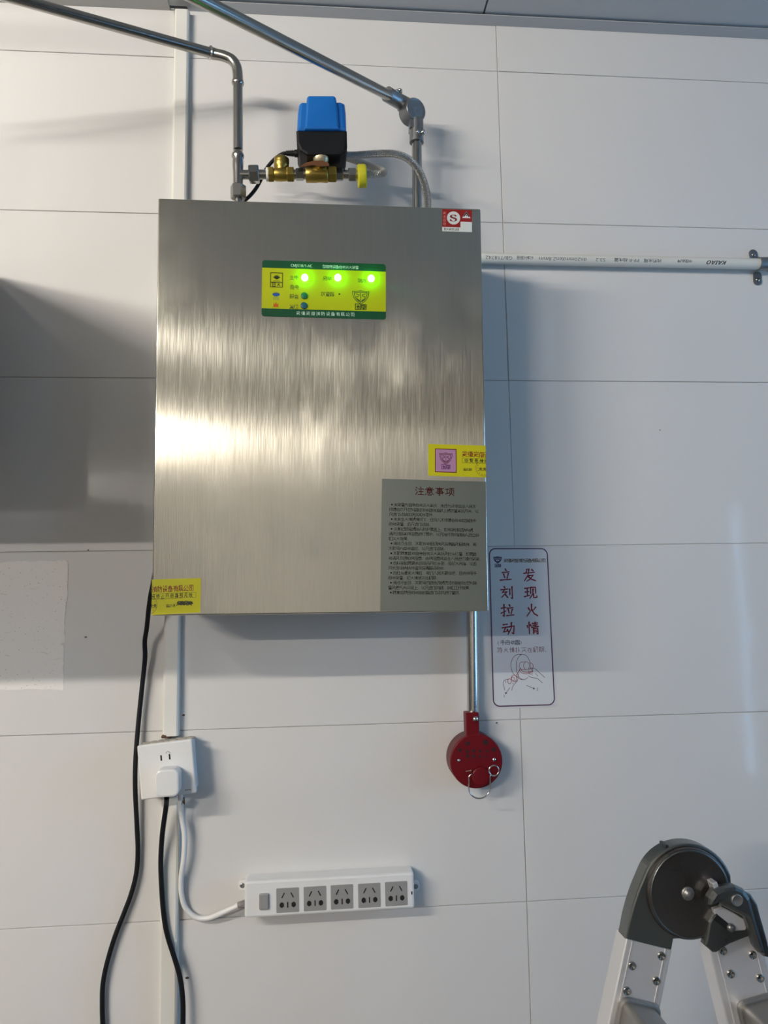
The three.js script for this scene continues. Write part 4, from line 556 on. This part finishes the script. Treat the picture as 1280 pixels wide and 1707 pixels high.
// power strip with its white lead
{ const Z = 0.036, q = [[407.4, 1471.8], [688.5, 1453], [692.5, 1515.6], [407.4, 1529.7]].map(([x, y]) => P(x, y, Z));
  const w = (q[0].distanceTo(q[1]) + q[3].distanceTo(q[2])) / 2, h = (q[0].distanceTo(q[3]) + q[1].distanceTo(q[2])) / 2, c = q.reduce((s, p) => s.add(p), V(0, 0, 0)).multiplyScalar(0.25), rot = Math.atan2(q[1].y - q[0].y + q[2].y - q[3].y, q[1].x - q[0].x + q[2].x - q[3].x);
  const t = thing('power_strip', 'white five-way power strip screwed level to the tiles with a white lead', 'power strip', V(c.x, c.y, 0)); t.rotation.z = rot;
  const lo = (x, y, z = Z) => P(x, y, z).sub(t.position).applyAxisAngle(V(0, 0, 1), -rot);
  put('housing', merge(slab(roundRect(w, h, 0.004), 0.0005, Z - 0.0005, 0.0035)), M.pvcWhite, t, false);
  for (const [x, y] of [[403, 1476.6], [697.6, 1478]]) { const p = lo(x, y, 0.012), s = Math.sign(p.x); put('mounting_ear', slab(roundRect(0.022, 0.016, 0.0075), 0.0008, 0.010, 0.001).translate(s * (w / 2 + 0.0015), p.y, 0), M.pvcWhite, t, false); const e = V(s * (w / 2 + 0.0055), p.y, 0.0105); put('screw', lathe([[0.0042, 0], [0.0038, 0.0012], [0.0012, 0.0016], [0, 0.0008]], e, e.clone().add(V(0, 0, 1)), 16), M.zinc, t, false); }
  { const p = lo(440, 1502); put('switch', merge(slab(roundRect(0.0182, 0.0275, 0.0045), Z - 0.001, 0.0016, 0.0004).translate(p.x, p.y, 0)), M.pvcWhite, t, false); put('rocker', rbox(0.0155, 0.0245, 0.005, 0.0022, p.x, p.y, Z + 0.0018).rotateX(0), M.grey, t, false); }
  for (const [x, y] of [[479.5, 1500.5], [525, 1497.8], [570, 1495], [615.6, 1492.5], [660.5, 1489.6]]) {
    const p = lo(x, y), s = put('socket_outlet', slab(roundRect(0.0362, 0.0375, 0.0015), Z - 0.001, 0.0016, 0.0004).translate(p.x, p.y, 0), M.grey, t, false), zf = Z + 0.0007;
    const sl = (dx, dy, W, H, r) => put('slot', box(W, H, 0.0006).rotateZ(r).translate(p.x + dx, p.y + dy, zf), M.void, s, false);
    sl(-0.0072, 0.0078, 0.0017, 0.0088, -0.5); sl(0.0072, 0.0078, 0.0017, 0.0088, 0.5); sl(0, -0.0068, 0.0018, 0.0086, 0);
    for (const k of [-1, 1]) { const b = new THREE.Shape(); b.absarc(0, 0, 0.0042, Math.PI / 2, -Math.PI / 2, true); b.lineTo(-0.0028, -0.0022); b.lineTo(-0.0028, 0.0022); b.closePath(); put('slot', new THREE.ExtrudeGeometry(b, { depth: 0.0006, bevelEnabled: false }).rotateZ(k > 0 ? 0 : Math.PI).translate(p.x + k * 0.0088, p.y - 0.0068, zf - 0.0003), M.void, s, false); }
  }
  { const p = lo(686.3, 1488.5); put('indicator', box(0.0018, 0.005, 0.0005, p.x, p.y, Z), M.void, t, false); }
  const g = []; for (let i = 0; i < 6; i++) g.push(rod(lo(397 + i * 1.9, 1509 - i * 0.4, 0.016), lo(398.2 + i * 1.9, 1508.8 - i * 0.4, 0.016), 0.0064 - (5 - i) * 0.0003, 16)); g.push(rod(lo(396, 1509, 0.016), lo(410, 1506, 0.016), 0.0046, 16)); put('strain_relief', merge(g), M.grey, t, false);
  const wz = [0.03, 0.026, 0.02, 0.018, 0.016, 0.012, 0.009, 0.007, 0.007, 0.01, 0.015, 0.016], wp = [[300, 1322], [301.2, 1340], [302.8, 1362], [307.4, 1391], [306.2, 1431], [301.8, 1465], [302.6, 1491], [309.8, 1513.7], [326.7, 1529.2], [346.7, 1530.6], [372.4, 1520.8], [399, 1508.5]];
  const cg = hose(wp.map(([x, y], i) => P(x, y, wz[i])), 0.0043, 140, 14); const lead = put('lead', cg.translate(-t.position.x, -t.position.y, 0).rotateZ(-rot), M.pvcWhite, t, false); }

// ---------------------------------------------------------------- marks left on the tiles
{ const A = [[-30, 938], [10, 937], [28, 935], [52, 936], [66, 934.5], [80, 936], [100, 934], [112, 935.5], [114, 944], [112.5, 960], [113.5, 985], [110, 1010], [108, 1040], [108.5, 1070], [100, 1073], [107, 1078], [106, 1110], [107, 1150], [60, 1149], [-30, 1150]].map(([x, y]) => P(x, y, 0));
  const pts = []; A.forEach((p, i) => { const n = A[(i + 1) % A.length]; for (let k = 0; k < 6; k++) pts.push([p.x + (n.x - p.x) * k / 6 + (rnd() - 0.5) * 0.0022, p.y + (n.y - p.y) * k / 6 + (rnd() - 0.5) * 0.0022]); });
  const g = new THREE.ExtrudeGeometry(shapeOf(pts), { depth: 0.0003, bevelEnabled: false }).translate(0, 0, 0.0002);
  const scuffs = printed(512, 512, (c, w, h) => {                      // scuffs and glue streaks on the film
    c.fillStyle = '#e6e3e0'; c.fillRect(0, 0, w, h); c.lineCap = 'round';
    for (let i = 0; i < 70; i++) { const x = rnd() * w, y = rnd() * h, n = 10 + rnd() * 50; c.strokeStyle = `rgba(${150 + rnd() * 40},${138 + rnd() * 36},${125 + rnd() * 30},0.5)`; c.lineWidth = 0.7 + rnd() * 1.6; c.beginPath(); c.moveTo(x, y); c.lineTo(x + (rnd() - 0.3) * n, y + (rnd() - 0.5) * n * 0.5); c.stroke(); }
    for (let i = 0; i < 160; i++) { c.fillStyle = 'rgba(120,104,90,0.45)'; c.beginPath(); c.arc(rnd() * w, rnd() * h, 0.6 + rnd() * 2, 0, 7); c.fill(); }
  }); scuffs.wrapS = scuffs.wrapT = THREE.RepeatWrapping; scuffs.repeat.set(6, 6);
  const film = thing('adhesive_film', 'pale torn adhesive film stuck on the tiles at the left edge', 'film', P(50, 1150, 0));
  put('sheet', g, std({ map: scuffs, roughness: 0.6, bumpMap: heightTex(128, 128, (u, v) => nB(u, v)), bumpScale: 0.0004 }), film);
  for (const [x, y, r] of [[828, 1205, 0.0016], [312, 1630, 0.0026], [147, 917, 0.0014], [143, 1062, 0.0018], [306, 1192, 0.002], [100, 978, 0.0012], [1100, 717, 0.0012]]) { const p = P(x, y, 0), o = struct('dirt_speck', new THREE.IcosahedronGeometry(r, 1).scale(1.3, 0.7, 0.3), M.rust, wallBack); o.position.set(p.x, p.y, 0.0002); } }

// ---------------------------------------------------------------- folding aluminium ladder
{ const Z = 0.55, L = (x, y, z = Z) => P(960 + x / 4, 1380 + y / 4, z), t = thing('folding_ladder', 'folding aluminium ladder with a round steel hinge standing at the lower right', 'ladder', V(L(745, 437).x, 0, Z));
  const c = L(745, 430), rx = (L(1020, 430).x - L(470, 430).x) / 2, ry = (L(745, 122).y - L(745, 738).y) / 2;
  const poly = (a, z = Z) => a.map(([x, y]) => L(x, y, z));
  const arcPts = (cx, cy, ax, ay, a0, a1, n) => Array.from({ length: n + 1 }, (_, i) => { const a = (a0 + (a1 - a0) * i / n) * Math.PI / 180; return [cx + ax * Math.cos(a), cy - ay * Math.sin(a)]; });
  // left plate: a drop shape round the disc, running into the left stile
  const left = [[330, 742], [352, 620], [378, 520], [412, 420], ...arcPts(745, 428, 308, 322, 155, 20, 22), [1040, 430], [1000, 600], [900, 710], [820, 735], [652, 745], [640, 815], [480, 785]];
  put('hinge_plate', slab(shapeOf(poly(left)), Z - 0.02, 0.02, 0.002), M.cast, t);
  const disc = new THREE.Shape(); disc.absellipse(c.x, c.y, rx, ry, 0, Math.PI * 2); put('hinge_disc', slab(disc, Z - 0.002, 0.0065, 0.0022, 64), M.castDisc, t);
  put('disc_groove', new THREE.TorusGeometry(1, 0.022, 10, 90).scale(rx * 0.935, ry * 0.94, 0.06).translate(c.x, c.y, Z + 0.0045), M.cast, t);
  { const p = L(745, 437, Z + 0.0045); put('pivot_rivet', lathe([[0.0066, -0.001], [0.0066, 0.001], [0.0052, 0.0018], [0.0044, 0.0012], [0.0038, 0.003], [0.002, 0.0042], [0, 0.0044]], p, p.clone().add(V(0, 0, 1)), 28), M.aluDull, t); }
  { const p = L(612, 118); put('stop_notch', box(0.003, 0.003, 0.014, p.x, p.y - 0.0016, Z - 0.009), M.black, t); }
  // right plate and the locking lever
  put('hinge_plate', slab(shapeOf(poly([[850, 600], [900, 520], [960, 420], [1060, 380], [1130, 420], [1170, 480], [1190, 560], [1225, 680], [1262, 836], [1215, 828], [1130, 690], [1085, 705], [985, 745], [900, 800], [878, 800], [822, 752], [835, 700]])), Z + 0.0006, 0.0105, 0.002), M.cast, t);
  put('lever_hood', slab(shapeOf(poly([[884, 515], [890, 470], [920, 420], [985, 392], [1060, 385], [1120, 412], [1160, 468], [1186, 560], [1215, 665], [1240, 745], [1262, 838], [1222, 836], [1196, 800], [1170, 720], [1150, 640], [1130, 600], [1060, 565], [985, 525], [960, 500], [925, 512], [905, 530]], Z + 0.02)), Z + 0.008, 0.014, 0.004), M.cast, t);
  put('lock_plate', slab(shapeOf(poly([[915, 545], [970, 525], [1050, 565], [1120, 610], [1140, 665], [1130, 685], [1060, 690], [1010, 680], [940, 605]], Z + 0.012)), Z + 0.006, 0.006, 0.0012), M.alu, t);
  { const a = L(925, 590, Z + 0.013), b = L(1030, 675, Z + 0.013), m = a.clone().add(b).multiplyScalar(0.5); put('lock_slot', rbox(a.distanceTo(b), 0.0062, 0.002, 0.0009).rotateZ(Math.atan2(b.y - a.y, b.x - a.x)).translate(m.x, m.y, Z + 0.0122), M.black, t); const k = L(1030, 665, Z + 0.013); put('lock_pin', lathe([[0.004, -0.002], [0.004, 0.002], [0.002, 0.0035], [0, 0.0036]], k, k.clone().add(V(0, 0, 1)), 16), M.zinc, t); }
  { const p = L(1072, 482, Z + 0.022); put('lever_rivet', lathe([[0.0058, -0.001], [0.0058, 0.0012], [0.0048, 0.0018], [0.0042, 0.0008], [0, 0.0008]], p, p.clone().add(V(0, 0, 1)), 24), M.aluDull, t); }
  { const p = L(922, 385, Z + 0.012); put('stop_tab', rbox(0.0052, 0.0088, 0.012, 0.0008).rotateZ(0.3).translate(p.x, p.y, Z + 0.01), M.alu, t); }
  for (const [x, y] of [[1133, 668], [918, 772]]) { const p = L(x, y, Z + 0.002); put('plate_rivet', lathe([[0.0042, -0.002], [0.0042, 0.0015], [0.0026, 0.0034], [0, 0.0038]], p, p.clone().add(V(0, 0, 1)), 18), M.aluDull, t); }
  // stiles down to the floor, rivets, rungs towards the viewer
  const stiles = [[[487, 778], [375, 1307], 0.0485], [[1052, 737], [1192, 1307], 0.0555]];
  const far = 0.36;
  for (const [si, [A, B, w]] of stiles.entries()) {
    const a = L(...A), b = L(...B), d = b.clone().sub(a), foot = a.clone().addScaledVector(d, (a.y - 0.0) / (a.y - b.y)); foot.y = 0;
    const dir = foot.clone().sub(a).normalize(), len = a.distanceTo(foot) - 0.03, ang = Math.atan2(dir.x, -dir.y);
    const o = new THREE.Shape(); const ch = roundRect(w, 0.026, 0.0018);   // hollow box section with two shallow beads on the face
    for (const zz of [0, far]) {
      const g = new THREE.ExtrudeGeometry(ch, { depth: len, bevelEnabled: false }).rotateX(Math.PI / 2).rotateZ(ang).translate(a.x, a.y, Z - 0.0125 + (zz ? far + 0.012 : 0));
      put('stile', g, M.alu, t);
      put('foot', rbox(w + 0.008, 0.05, 0.034, 0.004).translate(0, -len - 0.003, 0).rotateZ(ang).translate(a.x, a.y + 0.002, Z - 0.0125 + (zz ? far + 0.012 : 0)), M.rubber, t);
      if (!zz) for (const s of [-1, 1]) put('stile_bead', new THREE.BoxGeometry(0.0012, len, 0.0012).translate(s * w * 0.36, -len / 2, 0.0131).rotateZ(ang).translate(a.x, a.y, Z - 0.0125), M.alu, t);
    }
    for (let k = 0; k < 4; k++) {                                       // rungs, the first just inside the frame
      const p = L(...(si ? [1215, 1235] : [400, 1262])).addScaledVector(dir, k * 0.27), rg = roundRect(0.036, 0.028, 0.007);
      if (p.y < 0.1) continue;
      put('rung', merge(new THREE.ExtrudeGeometry(rg, { depth: far - 0.02, bevelEnabled: false }).rotateZ(ang + (si ? 0.0 : 0)).translate(p.x, p.y, Z + 0.0004), slab(roundRect(0.044, 0.036, 0.010), 0, 0.006, 0.0026).rotateZ(ang).translate(p.x, p.y, Z + 0.0004)), M.aluDull, t);
    }
  }
  for (const [x, y] of [[568, 852], [372, 918], [534, 1018], [338, 1085], [978, 818], [1175, 845], [1030, 972], [1225, 1000]]) { const p = L(x, y, Z + 0.0005); put('rivet', lathe([[0.0040, 0], [0.0040, 0.0014], [0.0030, 0.0022], [0.0022, 0.0008], [0, 0.0007]], p, p.clone().add(V(0, 0, 1)), 20), M.steel, t); }
  put('far_hinge', merge(slab(shapeOf(poly(left)), Z + far - 0.005, 0.03, 0.0022)), M.cast, t);
  put('far_hinge', slab(shapeOf(poly([[700, 300], [860, 330], [960, 400], [1060, 380], [1130, 420], [1190, 560], [1225, 680], [1262, 836], [1130, 860], [878, 800], [822, 752], [760, 560]])), Z + far + 0.0128, 0.013, 0.002), M.cast, t);
}
scene.traverse((o) => { if (o.isMesh) o.castShadow = o.receiveShadow = true; });
renderer.render(scene, camera);
